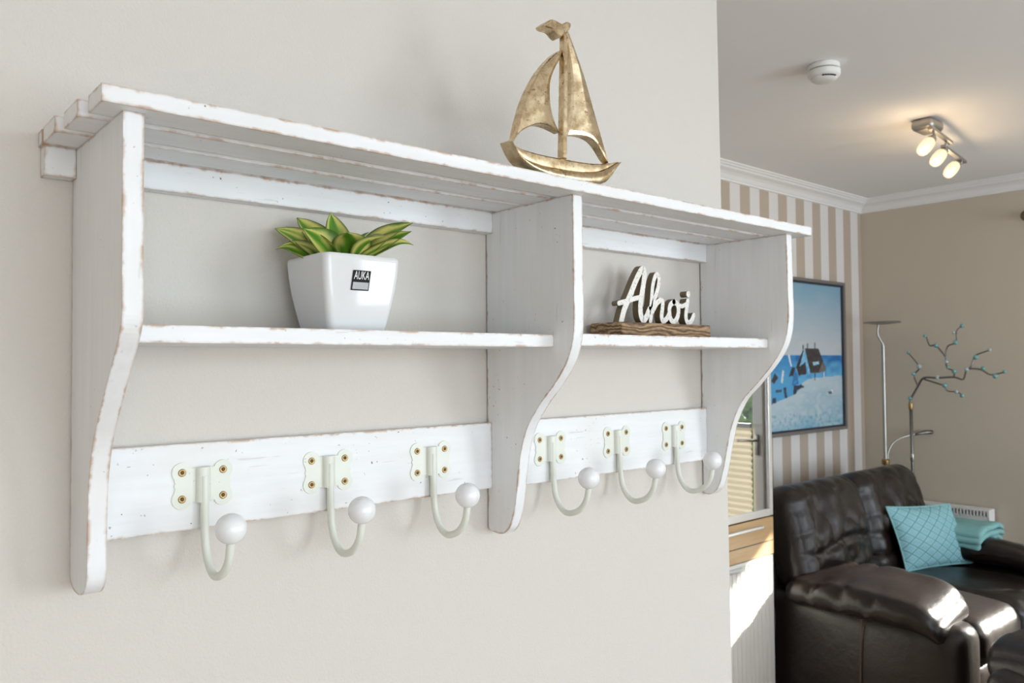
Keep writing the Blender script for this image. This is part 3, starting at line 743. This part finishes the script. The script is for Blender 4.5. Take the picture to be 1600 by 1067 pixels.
i_s = stroke([(1.169, 1.6321), (1.1648, 1.6161), (1.1619, 1.5983), (1.168, 1.5857), (1.1793, 1.589), (1.1893, 1.6022)], .0112, -.065, .0175)
k = len(i_s[0]); nf = len(dot[1])
mesh('letter', list(i_s[0])+list(dot[0]), list(i_s[1])+[tuple(a+k for a in f) for f in dot[1]], None, sign, mats=['signface', 'signside'], fm=i_s[2]+[1]*(nf-2)+[0, 0])

# ------------------------------------------------------------------ display cabinet with reflecting glass
CX0, CX1, CY0, CY1 = 1.62, 2.905, .80, 1.195
cab = thing('display_cabinet', ((CX0+CX1)/2, 1.0, 0), 'cream cabinet with reflecting glass door and oak drawer beside the sofa', 'cabinet')
t = .02
mesh('carcass', *join(gbox(CX0, CX0+t, CY0+.022, CY1, .04, 1.60), gbox(CX1-t, CX1, CY0+.022, CY1, .04, 1.60), gbox(CX0, CX1, CY0+.022, CY1, 1.60, 1.62), gbox(CX0+t, CX1-t, CY0+.022, CY1, .04, .06), gbox(CX0+t, CX1-t, CY0+.022, CY1, .815, .83), gbox(CX0+t, CX1-t, CY0+.022, CY1, .655, .67), gbox(CX0, CX1, CY0+.05, CY1, 0, .04)), 'cab_white', cab)
mesh('back_panel', *gbox(CX0+t, CX1-t, CY1-.012, CY1-.002, .06, 1.60), 'cab_dark', cab)
box('inner_shelf', CX0+t, CX1-t, CY0+.08, CY1-.012, 1.20, 1.215, 'cab_dark', cab)
gd = mesh('glass_door', *join(gbox(CX0, CX0+.024, CY0, CY0+.02, .838, 1.62, .002), gbox(CX1-.024, CX1, CY0, CY0+.02, .838, 1.62, .002), gbox(CX0+.024, CX1-.024, CY0, CY0+.02, .838, .868, .002), gbox(CX0+.024, CX1-.024, CY0, CY0+.02, 1.592, 1.62, .002)), 'alu', cab)
mesh('pane', *gbox(CX0+.024, CX1-.024, CY0+.007, CY0+.011, .868, 1.592), 'mirrorglass', gd)
dr = box('drawer', CX0, CX1, CY0, CY0+.02, .672, .832, 'oak', cab, .002)
box('handle', CX0+.12, CX1-.10, CY0-.018, CY0-.0002, .795, .806, 'alu', dr, .002)
box('drawer_groove', CX0+.001, CX1-.001, CY0-.0015, CY0+.001, .730, .734, 'bark', dr)
ribs = [gbox(CX0, CX1, CY0+.004, CY0+.02, .045, .668)]
nr = 42
for k in range(nr):
    xa = CX0+.01+(CX1-CX0-.02)*k/nr; ribs.append(gbox(xa, xa+.020, CY0, CY0+.004, .06, .655))
lw = mesh('ribbed_front', *join(*ribs), 'cab_white', cab)
box('handle', CX0+.12, CX1-.26, CY0-.018, CY0-.0002, .640, .654, 'alu', lw, .002)

# ------------------------------------------------------------------ framed painting
FX0, FX1, FZ0, FZ1 = 3.30, 4.345, 1.105, 1.965
pic = thing('framed_painting', ((FX0+FX1)/2, YS, FZ0), 'framed blue seaside painting with dark gabled houses on striped wallpaper', 'painting')
fwid = .018
mesh('frame', *join(gbox(FX0, FX0+fwid, 1.178, YS-.001, FZ0, FZ1, .003), gbox(FX1-fwid, FX1, 1.178, YS-.001, FZ0, FZ1, .003), gbox(FX0+fwid, FX1-fwid, 1.178, YS-.001, FZ0, FZ0+fwid, .003), gbox(FX0+fwid, FX1-fwid, 1.178, YS-.001, FZ1-fwid, FZ1, .003)), 'frame_dark', pic)
k = .010
mesh('frame_lip', *join(gbox(FX0+fwid, FX0+fwid+k, 1.188, YS-.001, FZ0+fwid, FZ1-fwid), gbox(FX1-fwid-k, FX1-fwid, 1.188, YS-.001, FZ0+fwid, FZ1-fwid), gbox(FX0+fwid+k, FX1-fwid-k, 1.188, YS-.001, FZ0+fwid, FZ0+fwid+k), gbox(FX0+fwid+k, FX1-fwid-k, 1.188, YS-.001, FZ1-fwid-k, FZ1-fwid)), 'frame_blue', pic)
SAND = [(3.3, 1.23), (3.556, 1.279), (3.676, 1.302), (3.791, 1.323), (3.850, 1.354), (3.867, 1.385), (3.944, 1.406), (4.045, 1.41), (4.137, 1.414), (4.35, 1.421)]
SHAPES = [
 ((.70, .74, .76), [(3.723, 1.539), (3.741, 1.539), (3.764, 1.476), (3.751, 1.476)]), ((.60, .66, .70), [(3.666, 1.455), (3.683, 1.454), (3.669, 1.384), (3.649, 1.395)]),
 ((.035, .03, .032), [(3.885, 1.573), (3.806, 1.473), (3.831, 1.425), (3.918, 1.432), (3.904, 1.5)]), ((.17, .42, .66), [(3.893, 1.568), (3.844, 1.475), (3.904, 1.5), (3.94, 1.434), (3.964, 1.44), (3.911, 1.554)]),
 ((.040, .034, .034), [(3.901, 1.574), (4.051, 1.575), (4.133, 1.455), (4.046, 1.436), (3.957, 1.437)]), ((.30, .50, .68), [(3.981, 1.501), (4.049, 1.502), (4.059, 1.484), (3.992, 1.482)]),
 ((.16, .13, .12), [(4.094, 1.502), (4.133, 1.449), (4.046, 1.436)]), ((.05, .06, .08), [(3.879, 1.593), (3.892, 1.593), (3.891, 1.572), (3.878, 1.572)]),
 ((.06, .12, .16), [(3.925, 1.605), (3.938, 1.605), (3.937, 1.573), (3.924, 1.573)]), ((.10, .16, .19), [(4.004, 1.606), (4.017, 1.606), (4.016, 1.573), (4.003, 1.573)]),
 ((.035, .18, .42), [(3.787, 1.47), (3.821, 1.436), (3.83, 1.375), (3.761, 1.373), (3.773, 1.426)]), ((.03, .028, .03), [(3.764, 1.473), (3.731, 1.421), (3.773, 1.423), (3.798, 1.47)]),
 ((.035, .03, .04), [(3.59, 1.442), (3.624, 1.417), (3.584, 1.386), (3.554, 1.397)]), ((.03, .035, .055), [(3.78, 1.37), (3.856, 1.375), (3.894, 1.362), (3.818, 1.347), (3.796, 1.323), (3.77, 1.323)]),
 ((.035, .05, .08), [(3.673, 1.362), (3.699, 1.367), (3.712, 1.306), (3.687, 1.304)]), ((.03, .045, .08), [(3.564, 1.308), (3.601, 1.31), (3.597, 1.283), (3.562, 1.279)]),
 ((.05, .07, .11), [(3.587, 1.35), (3.658, 1.354), (3.657, 1.34), (3.607, 1.336)]), ((.06, .09, .14), [(4.149, 1.328), (4.193, 1.331), (4.198, 1.314), (4.163, 1.314)]), ((.60, .62, .62), [(4.188, 1.338), (4.205, 1.338), (4.205, 1.322), (4.192, 1.322)]),
 ((.05, .08, .12), [(3.999, 1.437), (4.012, 1.436), (4.010, 1.396), (3.997, 1.397)]), ((.55, .58, .60), [(4.102, 1.441), (4.113, 1.441), (4.115, 1.403), (4.104, 1.403)])]
def inside(p, poly):
    c = False; j = len(poly)-1
    for i in range(len(poly)):
        (xi, zi), (xj, zj) = poly[i], poly[j]
        if (zi > p[1]) != (zj > p[1]) and p[0] < (xj-xi)*(p[1]-zi)/(zj-zi)+xi: c = not c
        j = i
    return c
def lerp3(a, b, t): t = max(0, min(1, t)); return tuple(x+(y-x)*t for x, y in zip(a, b))
def paint(x, z):
    n1 = noise.noise(Vector((x*5, z*18, 1))); n2 = noise.noise(Vector((x*14, z*30, 4))); n3 = noise.noise(Vector((x*40, z*55, 9)))
    sz = None
    for (xa, za), (xb, zb) in zip(SAND, SAND[1:]):
        if xa <= x <= xb: sz = za+(zb-za)*(x-xa)/(xb-xa)
    if z > 1.539:
        h = (z-1.539)/.42; c = lerp3((.50, .53, .56), (.20, .36, .48), h*1.15+n1*.30)
        c = lerp3(c, (.56, .57, .58), max(0, n1*.8+.1)*(1-h))
    elif sz is None or z > sz:
        d = (1.539-z)/.12; c = lerp3((.015, .14, .40), (.12, .40, .66), d+n2*.7)
        if x < 3.80: c = lerp3(c, (.05, .28, .56), .6)
    else:
        c = lerp3((.44, .54, .60), (.17, .38, .50), (sz-z)*2.4+n1*.45+n2*.5); c = lerp3(c, (.60, .63, .65), max(0, n2*1.1-.05))
        if z < 1.22: c = lerp3(c, (.10, .32, .46), max(0, n3*1.2+.1))
    for col, poly in SHAPES:
        if inside((x, z), poly): c = lerp3(col, tuple(min(1, q*1.9+.01) for q in col), max(0, n3))
    return c
a0, a1, b0, b1 = FX0+fwid+k, FX1-fwid-k, FZ0+fwid+k, FZ1-fwid-k; nx, nz = 210, 170
V = [(a0+(a1-a0)*i/nx, 1.196, b0+(b1-b0)*j/nz) for j in range(nz+1) for i in range(nx+1)]
C = [paint(v[0], v[2]) for v in V]
F = [(j*(nx+1)+i, j*(nx+1)+i+1, (j+1)*(nx+1)+i+1, (j+1)*(nx+1)+i) for j in range(nz) for i in range(nx)]
nv = len(V); V += [(a0, YS-.002, b0), (a1, YS-.002, b0), (a1, YS-.002, b1), (a0, YS-.002, b1)]; C += [(.3, .3, .3)]*4
F += [(nv, nv+3, nv+2, nv+1)]+[(nv, nv+1, nx, 0), (nv+2, nv+3, nz*(nx+1), nv-1)]
mesh('canvas', V, F, 'paint', pic, attr=('paint', C))

# ------------------------------------------------------------------ leather seating
def wr(p, s, a): return noise.noise(Vector(p)*s)*a
def seating(name, loc, frame, Wd, ns, label, cat, seed):
    """local x along the width, y from front to back, z up; frame places it in the room"""
    t = thing(name, loc, label, cat); aw = .23; Dp = .94; sd = Vector((seed*3.7, seed*1.3, 0))
    def put(nm, VF, smooth=True, parent=t, mat='leather'): return mesh(nm, *xf(VF, frame), mat, parent, smooth)
    def pill(cx, cy, cz, hx, hy, hz, r, n=16, fn=None, rot=None):
        V, F = gpillow((hx, hy, hz), r, n, fn); mt = Matrix.Translation((cx, cy, cz)) @ (rot or Matrix.Identity(4)); return xf((V, F), mt)
    put('base', pill(Wd/2, .48, .19, Wd/2-.06, .40, .13, .03, 8))
    for sx in (0, 1):
        xa = aw/2 if sx == 0 else Wd-aw/2; so = -1 if sx == 0 else 1
        def armfn(p, u, so=so):
            # outer side swells a little, top edge falls towards the back panel
            p = p.copy(); p.x += so*.012*(1-u.y**2)*(1-u.z**2) if u.x*so > 0 else 0
            p.x += wr(p+sd, 6, .004); return p
        arm = put('arm', pill(xa, .46, .262, aw/2-.012, .45, .232, .075, 16, armfn))
        def padfn(p, u, so=so):
            p = p.copy(); f = (u.y+1)/2                           # 0 front, 1 back
            p.z *= .90+.25*math.sin(math.pi*min(1, f*1.1)); p.z += .012*math.sin(math.pi*f)
            if f < .22: p.z -= ((.22-f)/.22)**2*.045
            pl = max(0, math.sin(p.y*52+p.x*14+wr(p, 9, 2.0)))**2
            edge = max(0, abs(u.x)-.30)/.70
            if u.z > -.3 and f > .18: p.z -= .020*pl*edge*(1 if f > .4 else .4)
            p += Vector((wr(p+sd, 9, .006), 0, wr(p*1.3+sd, 7, .006))); return p
        put('arm_pad', pill(xa+so*.004, .40, .532, aw/2+.048, .325, .058, .054, 36, padfn, Matrix.Rotation(math.radians(12*so), 4, 'Y')))
        if sx == 0 or True:
            ys = .40; xo = (-.0045 if sx == 0 else Wd+.0045)
            put('seam', gtube(catmull([(xo, ys, .06), (xo-.0*so, ys, .25), (xo+.002*so, ys-.01, .47)], 6), .0030, 6), True, arm, 'thread')
            xo2 = 0.002 if sx == 0 else Wd-.002
            put('seam', gtube(catmull([(xo2, .80, .06), (xo2, .795, .25), (xo2, .79, .40), (xo2, .84, .49)], 6), .0030, 6), True, arm, 'thread')
    sw = (Wd-2*aw)/ns
    for i in range(ns):
        cx = aw+sw*(i+.5)
        def seatfn(p, u):
            p = p.copy(); b = max(0, (1-u.x**4))*max(0, 1-u.y**4)
            if u.z > 0: p.z += .016*b+wr(p+sd, 7, .008)
            if u.y < -.55: p.z -= ((-.55-u.y)/.45)**2*.018
            return p
        put('seat_cushion', pill(cx, .36, .385, sw/2-.003, .345, .082, .058, 20, seatfn))
    put('front_panel', pill(Wd/2, .085, .185, Wd/2-aw+.02, .05, .118, .035, 10))
    bw = (Wd-.06)/ns
    def tilt(a): return Matrix.Rotation(math.radians(a), 4, 'X')
    put('back_frame', pill(Wd/2, .855, .46, Wd/2-.035, .06, .40, .05, 10, None, tilt(-7)))
    for i in range(ns):
        cx = .03+bw*(i+.5)
        def backfn(p, u):
            p = p.copy(); v = (u.z+1)/2
            if u.y < 0:
                b = max(0, 1-abs(u.x)**3)
                p.y -= .030*b*math.sin(math.pi*min(1, v*1.05))
                # soft creases gathered from the seam at two thirds height and from the edges
                q = Vector((p.x*1.0, 0, p.z))
                p.y += .022*math.exp(-((v-.36-.05*math.sin(p.x*9+seed))/.040)**2)*b
                rad = math.sin(p.x*46+wr(p+sd, 8, 2.6))
                p.y += .014*max(0, rad)**2*max(0, 1-abs(v-.36)*2.4)*b
                p.y += wr(q+sd, 8, .026)*b
                p.y += .016*b*(1-abs(noise.noise(Vector((p.x*9+seed, 3, p.z*5)))*2.2))**3 if abs(noise.noise(Vector((p.x*9+seed, 3, p.z*5)))) < .45 else 0
                cr_ = math.sin(p.z*60+wr(p+sd, 7, 2))
                p.y += .006*max(0, cr_)**2*max(0, abs(u.x)-.45)/.55
            p.x += wr(p*1.2+sd, 6, .004); return p
        put('back_cushion', pill(cx, .765, .705, bw/2-.004, .105, .235, .090, 50, backfn, tilt(-14)))
        lw_ = min(bw/2, sw/2+.02)
        def lumfn(p, u):
            p = p.copy()
            if u.y < 0: p.y += .010*max(0, math.sin(p.x*38+wr(p+sd, 8, 3)))**2*(1-u.x**2)+wr(p+sd, 10, .010)
            return p
        put('lumbar_cushion', pill(min(max(cx, aw+sw/2-.0), Wd-aw-sw/2) if ns > 1 else cx, .665, .505, lw_-.010, .060, .060, .050, 18, lumfn))
    for sx in (.10, Wd-.10):
        for sy in (.12, .80): put('foot', glathe([(.022, .0005), (.028, .06)], (sx, sy, 0)), True, t, 'black')
    return t
sofa = seating('leather_sofa', (3.66, .53, 0), Matrix.Translation((2.98, .06, 0)), 1.36, 2, 'dark brown leather two-seat sofa against the striped wall', 'sofa', 1)
armchair_m = Matrix.Translation((2.69, -.055, 0)) @ Matrix.Rotation(math.radians(-28), 4, 'Z') @ Matrix(((0, 1, 0, 0), (-1, 0, 0, 0), (0, 0, 1, 0), (0, 0, 0, 1)))
seating('leather_armchair', (3.27, -.60, 0), armchair_m, .86, 1, 'dark brown leather armchair just entering at the lower right corner', 'armchair', 5)

# throw cushion
cush = thing('throw_cushion', (3.98, .55, .47), 'teal throw cushion with woven diamond pattern leaning on the sofa', 'cushion')
BL, BR, TL, TR = Vector((3.775, .615, .478)), Vector((4.175, .452, .484)), Vector((3.775, .708, .778)), Vector((4.165, .563, .766))
nn_ = 26; V, F, UV = [], [], []
nrm = (BR-BL).cross(TL-BL).normalized()
if nrm.y > 0: nrm = -nrm
for sgn in (1, -1):
    for j in range(nn_+1):
        for i in range(nn_+1):
            u, v = i/nn_, j/nn_; a, b = 2*u-1, 2*v-1
            # sides pulled in between pointed corners
            uu = .5+(a*(1-.055*(1-b*b)))/2; vv = .5+(b*(1-.055*(1-a*a)))/2
            p = BL.lerp(BR, uu).lerp(TL.lerp(TR, uu), vv)
            th = .062*((1-a**2)*(1-b**2))**.55
            w_ = noise.noise(Vector((u*4, v*4, sgn)))*.006*(1-a**4)*(1-b**4)
            V.append(p+nrm*sgn*(th+w_)); UV.append((u, v))
n1 = nn_+1
for s_ in (0, 1):
    o_ = s_*n1*n1
    for j in range(nn_):
        for i in range(nn_):
            q = (o_+j*n1+i, o_+j*n1+i+1, o_+(j+1)*n1+i+1, o_+(j+1)*n1+i); F.append(q if s_ == 0 else q[::-1])
mesh('cover', V, F, 'tealpat', cush, True, uv=UV)
rim = []
for i in range(nn_): rim.append(V[i])
for j in range(nn_): rim.append(V[j*n1+nn_])
for i in range(nn_, 0, -1): rim.append(V[nn_*n1+i])
for j in range(nn_, -1, -1): rim.append(V[j*n1])
mesh('piping', *gtube(rim, .0045, 6), 'teal', cush, True)

# folded blanket on the far arm: three folded layers, rounded at the fold
bl = thing('folded_blanket', (4.22, .52, .59), 'pale teal folded blanket lying on the far sofa arm', 'blanket')
for i, (zz, y0_, y1_, xo) in enumerate(((.6050, .385, .72, 0), (.6330, .375, .715, -.006), (.6610, .380, .710, .004))):
    def fold(p, u, i=i):
        p = p.copy(); xx = u.x
        p.z -= .060*max(0, abs(xx)-.55)**1.2
        p.z += wr(p+Vector((i*3, 0, 0)), 11, .006); p.y += wr(p+Vector((0, i*2, 0)), 8, .006); return p
    V, F = gpillow((.165, (y1_-y0_)/2, .0140), .0135, 18, fold)
    mesh('layer', [Vector((4.225+xo, (y0_+y1_)/2, zz))+v for v in V], F, 'teal', bl, True)

# ------------------------------------------------------------------ radiator
rad = thing('radiator', (4.58, .70, .15), 'white panel radiator on the beige wall behind the sofa', 'radiator')
RY0, RY1 = .507, .955
mesh('panel', *join(gbox(4.545, 4.555, RY0, RY1, .15, .655, .003), gbox(4.610, 4.620, RY0, RY1, .15, .655, .003)), 'radiator', rad)
mesh('side_cover', *gbox(4.542, 4.624, RY0-.004, RY0, .15, .692, .001), 'radiator', rad)
mesh('side_cover', *gbox(4.542, 4.624, RY1, RY1+.004, .15, .692, .001), 'radiator', rad)
mesh('core', *gbox(4.556, 4.609, RY0+.002, RY1-.002, .17, .640), 'slot', rad)
gr = [gbox(4.542, 4.624, RY0, RY1, .682, .692, .001), gbox(4.542, 4.548, RY0, RY1, .645, .652)]
ns_ = 26
for k in range(ns_+1):
    yy = RY0+(RY1-RY0-.006)*k/ns_; gr.append(gbox(4.542, 4.546, yy, yy+.007, .650, .684))
mesh('grille', *join(*gr), 'radiator', rad)
for yy in (.60, .85): mesh('bracket', *gbox(4.620, XR-.0005, yy, yy+.02, .3, .33), 'radiator', rad)

# ------------------------------------------------------------------ torchiere floor lamp with reading arm
LX, LY = 4.425, 1.0
lamp = thing('floor_lamp', (LX, LY, 0), 'slim nickel uplighter floor lamp with curved reading arm behind the sofa', 'floor lamp')
mesh('base', *glathe([(.12, .001), (.12, .018), (.11, .024), (.02, .028)], (LX, LY, 0)), 'steel', lamp, True, angle=40)
mesh('pole', *gtube([(LX, LY, .026), (LX, LY, 1.595)], .0105, 14), 'steel', lamp, True, angle=40)
mesh('collar', *glathe([(.020, 0), (.022, .004), (.022, .026), (.016, .032)], (LX, LY, .905)), 'brass', lamp, True, angle=40)
r3 = Vector((rt0.x, rt0.y, 0))
def off(dx, z, dy=0): return Vector((LX, LY, z))+r3*dx+Vector((0, dy, 0))
mesh('neck', *gtube(catmull([off(0, 1.585), off(-.003, 1.602), off(-.022, 1.635), off(-.031, 1.660), off(-.029, 1.690), off(-.024, 1.712)], 6), .0065, 10), 'steel', lamp, True)
hc = off(-.004, 1.712)
mesh('lamp_disc', *glathe([(.015, 0), (.060, .004), (.098, .009), (.101, .013), (.098, .018), (.050, .018)], hc, (0, 0, 1), 40), 'steel', lamp, True, angle=40)
mesh('reading_arm', *gtube(catmull([off(.012, .915), off(.014, .955), off(.022, .990), off(.046, 1.028), off(.085, 1.055), off(.135, 1.070), off(.175, 1.078)], 8), .0058, 10), 'steel', lamp, True)
mesh('reading_head', *gtube([off(.170, 1.076), off(.205, 1.083), off(.235, 1.088), off(.268, 1.090), off(.276, 1.090)], [.006, .009, .012, .012, .007], 14), 'darksteel', lamp, True)

# ------------------------------------------------------------------ bead tree ornament
TX = 4.445
def tp(y, z, k=.0): return Vector((TX+k, y, z))
bt = thing('bead_tree', (TX, .855, 0), 'tall metal branch ornament with turquoise glass beads by the beige wall', 'ornament')
mesh('base', *glathe([(.11, .001), (.11, .012), (.10, .018), (.015, .022)], (TX, .858, 0)), 'darksteel', bt, True, angle=40)
mesh('trunk', *gtube([tp(.858, .02), tp(.858, .9347), tp(.8605, 1.255)], .0085, 12), 'darksteel', bt, True)
mesh('joint', *glathe([(.0105, 0), (.0125, .004), (.0125, .036), (.0105, .040)], (TX, .8605, 1.225)), 'brass', bt, True, angle=40)
mesh('joint', *glathe([(.0095, 0), (.0115, .004), (.0115, .040), (.0095, .044)], (TX, .858, .935)), 'steel', bt, True, angle=40)
BR_ = [[(.8615, 1.2495), (.8632, 1.2821), (.8196, 1.3605), (.7836, 1.4054), (.7108, 1.406), (.6287, 1.4105), (.5851, 1.3991), (.5609, 1.4522), (.4913, 1.4522), (.4433, 1.4248), (.3782, 1.4402)],
 [(.8196, 1.3605), (.8419, 1.4213), (.808, 1.4661), (.8631, 1.5458)], [(.7837, 1.3973), (.7115, 1.3741), (.6742, 1.3627), (.6599, 1.3352), (.6158, 1.3298), (.5871, 1.3117)],
 [(.6287, 1.4105), (.6243, 1.442), (.6571, 1.4618), (.6698, 1.4935), (.662, 1.5767), (.6135, 1.5993), (.6048, 1.6619), (.5788, 1.6884)], [(.6691, 1.5253), (.7145, 1.5834), (.7526, 1.5867), (.7723, 1.6397)],
 [(.5609, 1.4522), (.5405, 1.4693), (.5287, 1.5157), (.5142, 1.531), (.4472, 1.5545)]]
for q, b in enumerate(BR_):
    pts = catmull([tp(y, z, .010*math.sin(i*1.3+q) if i else 0) for i, (y, z) in enumerate(b)], 4); n = len(pts)
    mesh('branch', *gtube(pts, [.0066-.0030*i/n if q == 0 else .0048-.0016*i/n for i in range(n)], 8), 'darksteel', bt, True)
BD = [(.863, 1.2903), (.8394, 1.427), (.8079, 1.4685), (.8647, 1.5474), (.7108, 1.4076), (.6741, 1.365), (.6158, 1.3306), (.5871, 1.3117), (.6243, 1.442), (.6549, 1.4633), (.6623, 1.495), (.6135, 1.5993), (.6200, 1.6527), (.5788, 1.6884), (.7145, 1.585), (.7723, 1.6397), (.5609, 1.4522), (.5145, 1.5171), (.4472, 1.556), (.4807, 1.4576), (.4228, 1.4173), (.3782, 1.4409)]
for i, (y, z) in enumerate(BD):
    mesh('bead', *gsphere((TX-.006, y, z), .0098+.0017*(i % 3), 14, 8), 'beadclear' if i in (2, 4, 6, 10, 12, 16, 18) else 'bead', bt, True)

# ------------------------------------------------------------------ ceiling spotlight bar
sl = thing('ceiling_spotlight', (3.30, .24, ZC), 'nickel ceiling spotlight bar with three lit opal glass shades', 'ceiling light')
bx_, by_ = 3.205, .245
V, F = gpillow((.062, .045, .024), .020, 10); mesh('ceiling_plate', [Vector((bx_, by_, ZC-.0245))+v for v in V], F, 'steel', sl, True)
B1a, B1b = Vector((3.13, .205, 2.438)), Vector((3.42, .235, 2.432)); B2a, B2b = Vector((3.36, .245, 2.410)), Vector((3.72, .290, 2.408))
def bar(a, b, w, h):
    d = (b-a).normalized(); s = d.cross(Vector((0, 0, 1))).normalized()*w; u = Vector((0, 0, h)); V = []
    for p in (a, b): V += [p-s-u, p+s-u, p+s+u, p-s+u]
    return V, [(0, 1, 2, 3), (7, 6, 5, 4), (0, 4, 5, 1), (1, 5, 6, 2), (2, 6, 7, 3), (3, 7, 4, 0)]
mesh('upper_bar', *bar(B1a, B1b, .009, .006), 'steel', sl); mesh('lower_bar', *bar(B2a, B2b, .009, .006), 'steel', sl)
mesh('bar_joint', *gtube([(3.205, .215, 2.47), (3.205, .215, 2.44)], .008), 'steel', sl, True)
mesh('bar_joint', *gtube([(3.39, .240, 2.436), (3.39, .246, 2.408)], .007), 'steel', sl, True)
axd = Vector((-.62, .30, -.72)).normalized()
for (cx, cy, cz), top in (((3.135, .226, 2.365), (3.175, .212, 2.436)), ((3.355, .264, 2.362), (3.395, .244, 2.408)), ((3.615, .309, 2.360), (3.660, .282, 2.408))):
    c = Vector((cx, cy, cz)); tpn = c-axd*.050
    arm_ = mesh('spot_arm', *join(gtube([top, (Vector(top)+tpn)/2+Vector((.008, -.004, -.01)), tpn], .0055, 8), glathe([(.013, 0), (.017, .006), (.018, .016)], tpn-axd*.006, axd, 18)), 'steel', sl, True, angle=40)
    mesh('glass_shade', *glathe([(.016, .010), (.0215, .017), (.0255, .032), (.0265, .052), (.0245, .070), (.019, .084), (.010, .090), (.003, .091)], tpn, axd, 24), 'shade', sl, True)
    l = bpy.data.lights.new('spot_bulb', 'POINT'); l.energy = .9; l.color = (1, .72, .42); l.shadow_soft_size = .03
    lo = bpy.data.objects.new('spot_bulb', l); COL.objects.link(lo); lo.location = c+axd*.075+Vector((-.02, -.03, 0))

# ------------------------------------------------------------------ smoke detector, curtain rod
sd_ = thing('smoke_detector', (2.285, .205, ZC), 'round white smoke detector on the ceiling', 'smoke detector')
mesh('mounting_base', *glathe([(.046, 0), (.050, -.004), (.050, -.016), (.047, -.018)], (2.285, .205, ZC), (0, 0, 1), 40), 'detector', sd_, True, angle=40)
mesh('housing', *glathe([(.046, -.020), (.052, -.024), (.052, -.038), (.047, -.044), (.041, -.046), (.041, -.050), (.034, -.056), (.02, -.058)], (2.285, .205, ZC), (0, 0, 1), 40), 'detector', sd_, True, angle=35)
mesh('gap_ring', *glathe([(.0445, -.017), (.0445, -.0215)], (2.285, .205, ZC), (0, 0, 1), 32), 'slot', sd_, True, angle=40)
for k in range(6):
    a = math.radians(205+k*11); c = Vector((2.285+.0425*math.cos(a), .205+.0425*math.sin(a), ZC-.0485))
    mesh('vent_slot', *gbox(c.x-.0028, c.x+.0028, c.y-.0028, c.y+.0028, c.z-.0016, c.z+.0016), 'black', sd_)
cr_ = thing('curtain_rod', (4.57, -1, 2.25), 'dark bronze curtain rod whose end shows at the right edge', 'curtain rod')
mesh('rod', *gtube([(4.57, -2.25, 2.262), (4.57, .27, 2.262)], .010, 12), 'curtainrod', cr_, True)
mesh('finial', *gsphere((4.57, .297, 2.262), .030, 18, 12), 'curtainrod', cr_, True)
for yy in (.16, -2.1): mesh('bracket', *join(gtube([(4.57, yy, 2.262), (XR-.001, yy, 2.262)], .007, 10), glathe([(.02, 0), (.02, .006)], (XR-.0065, yy, 2.262), (1, 0, 0), 18)), 'curtainrod', cr_, True, angle=40)
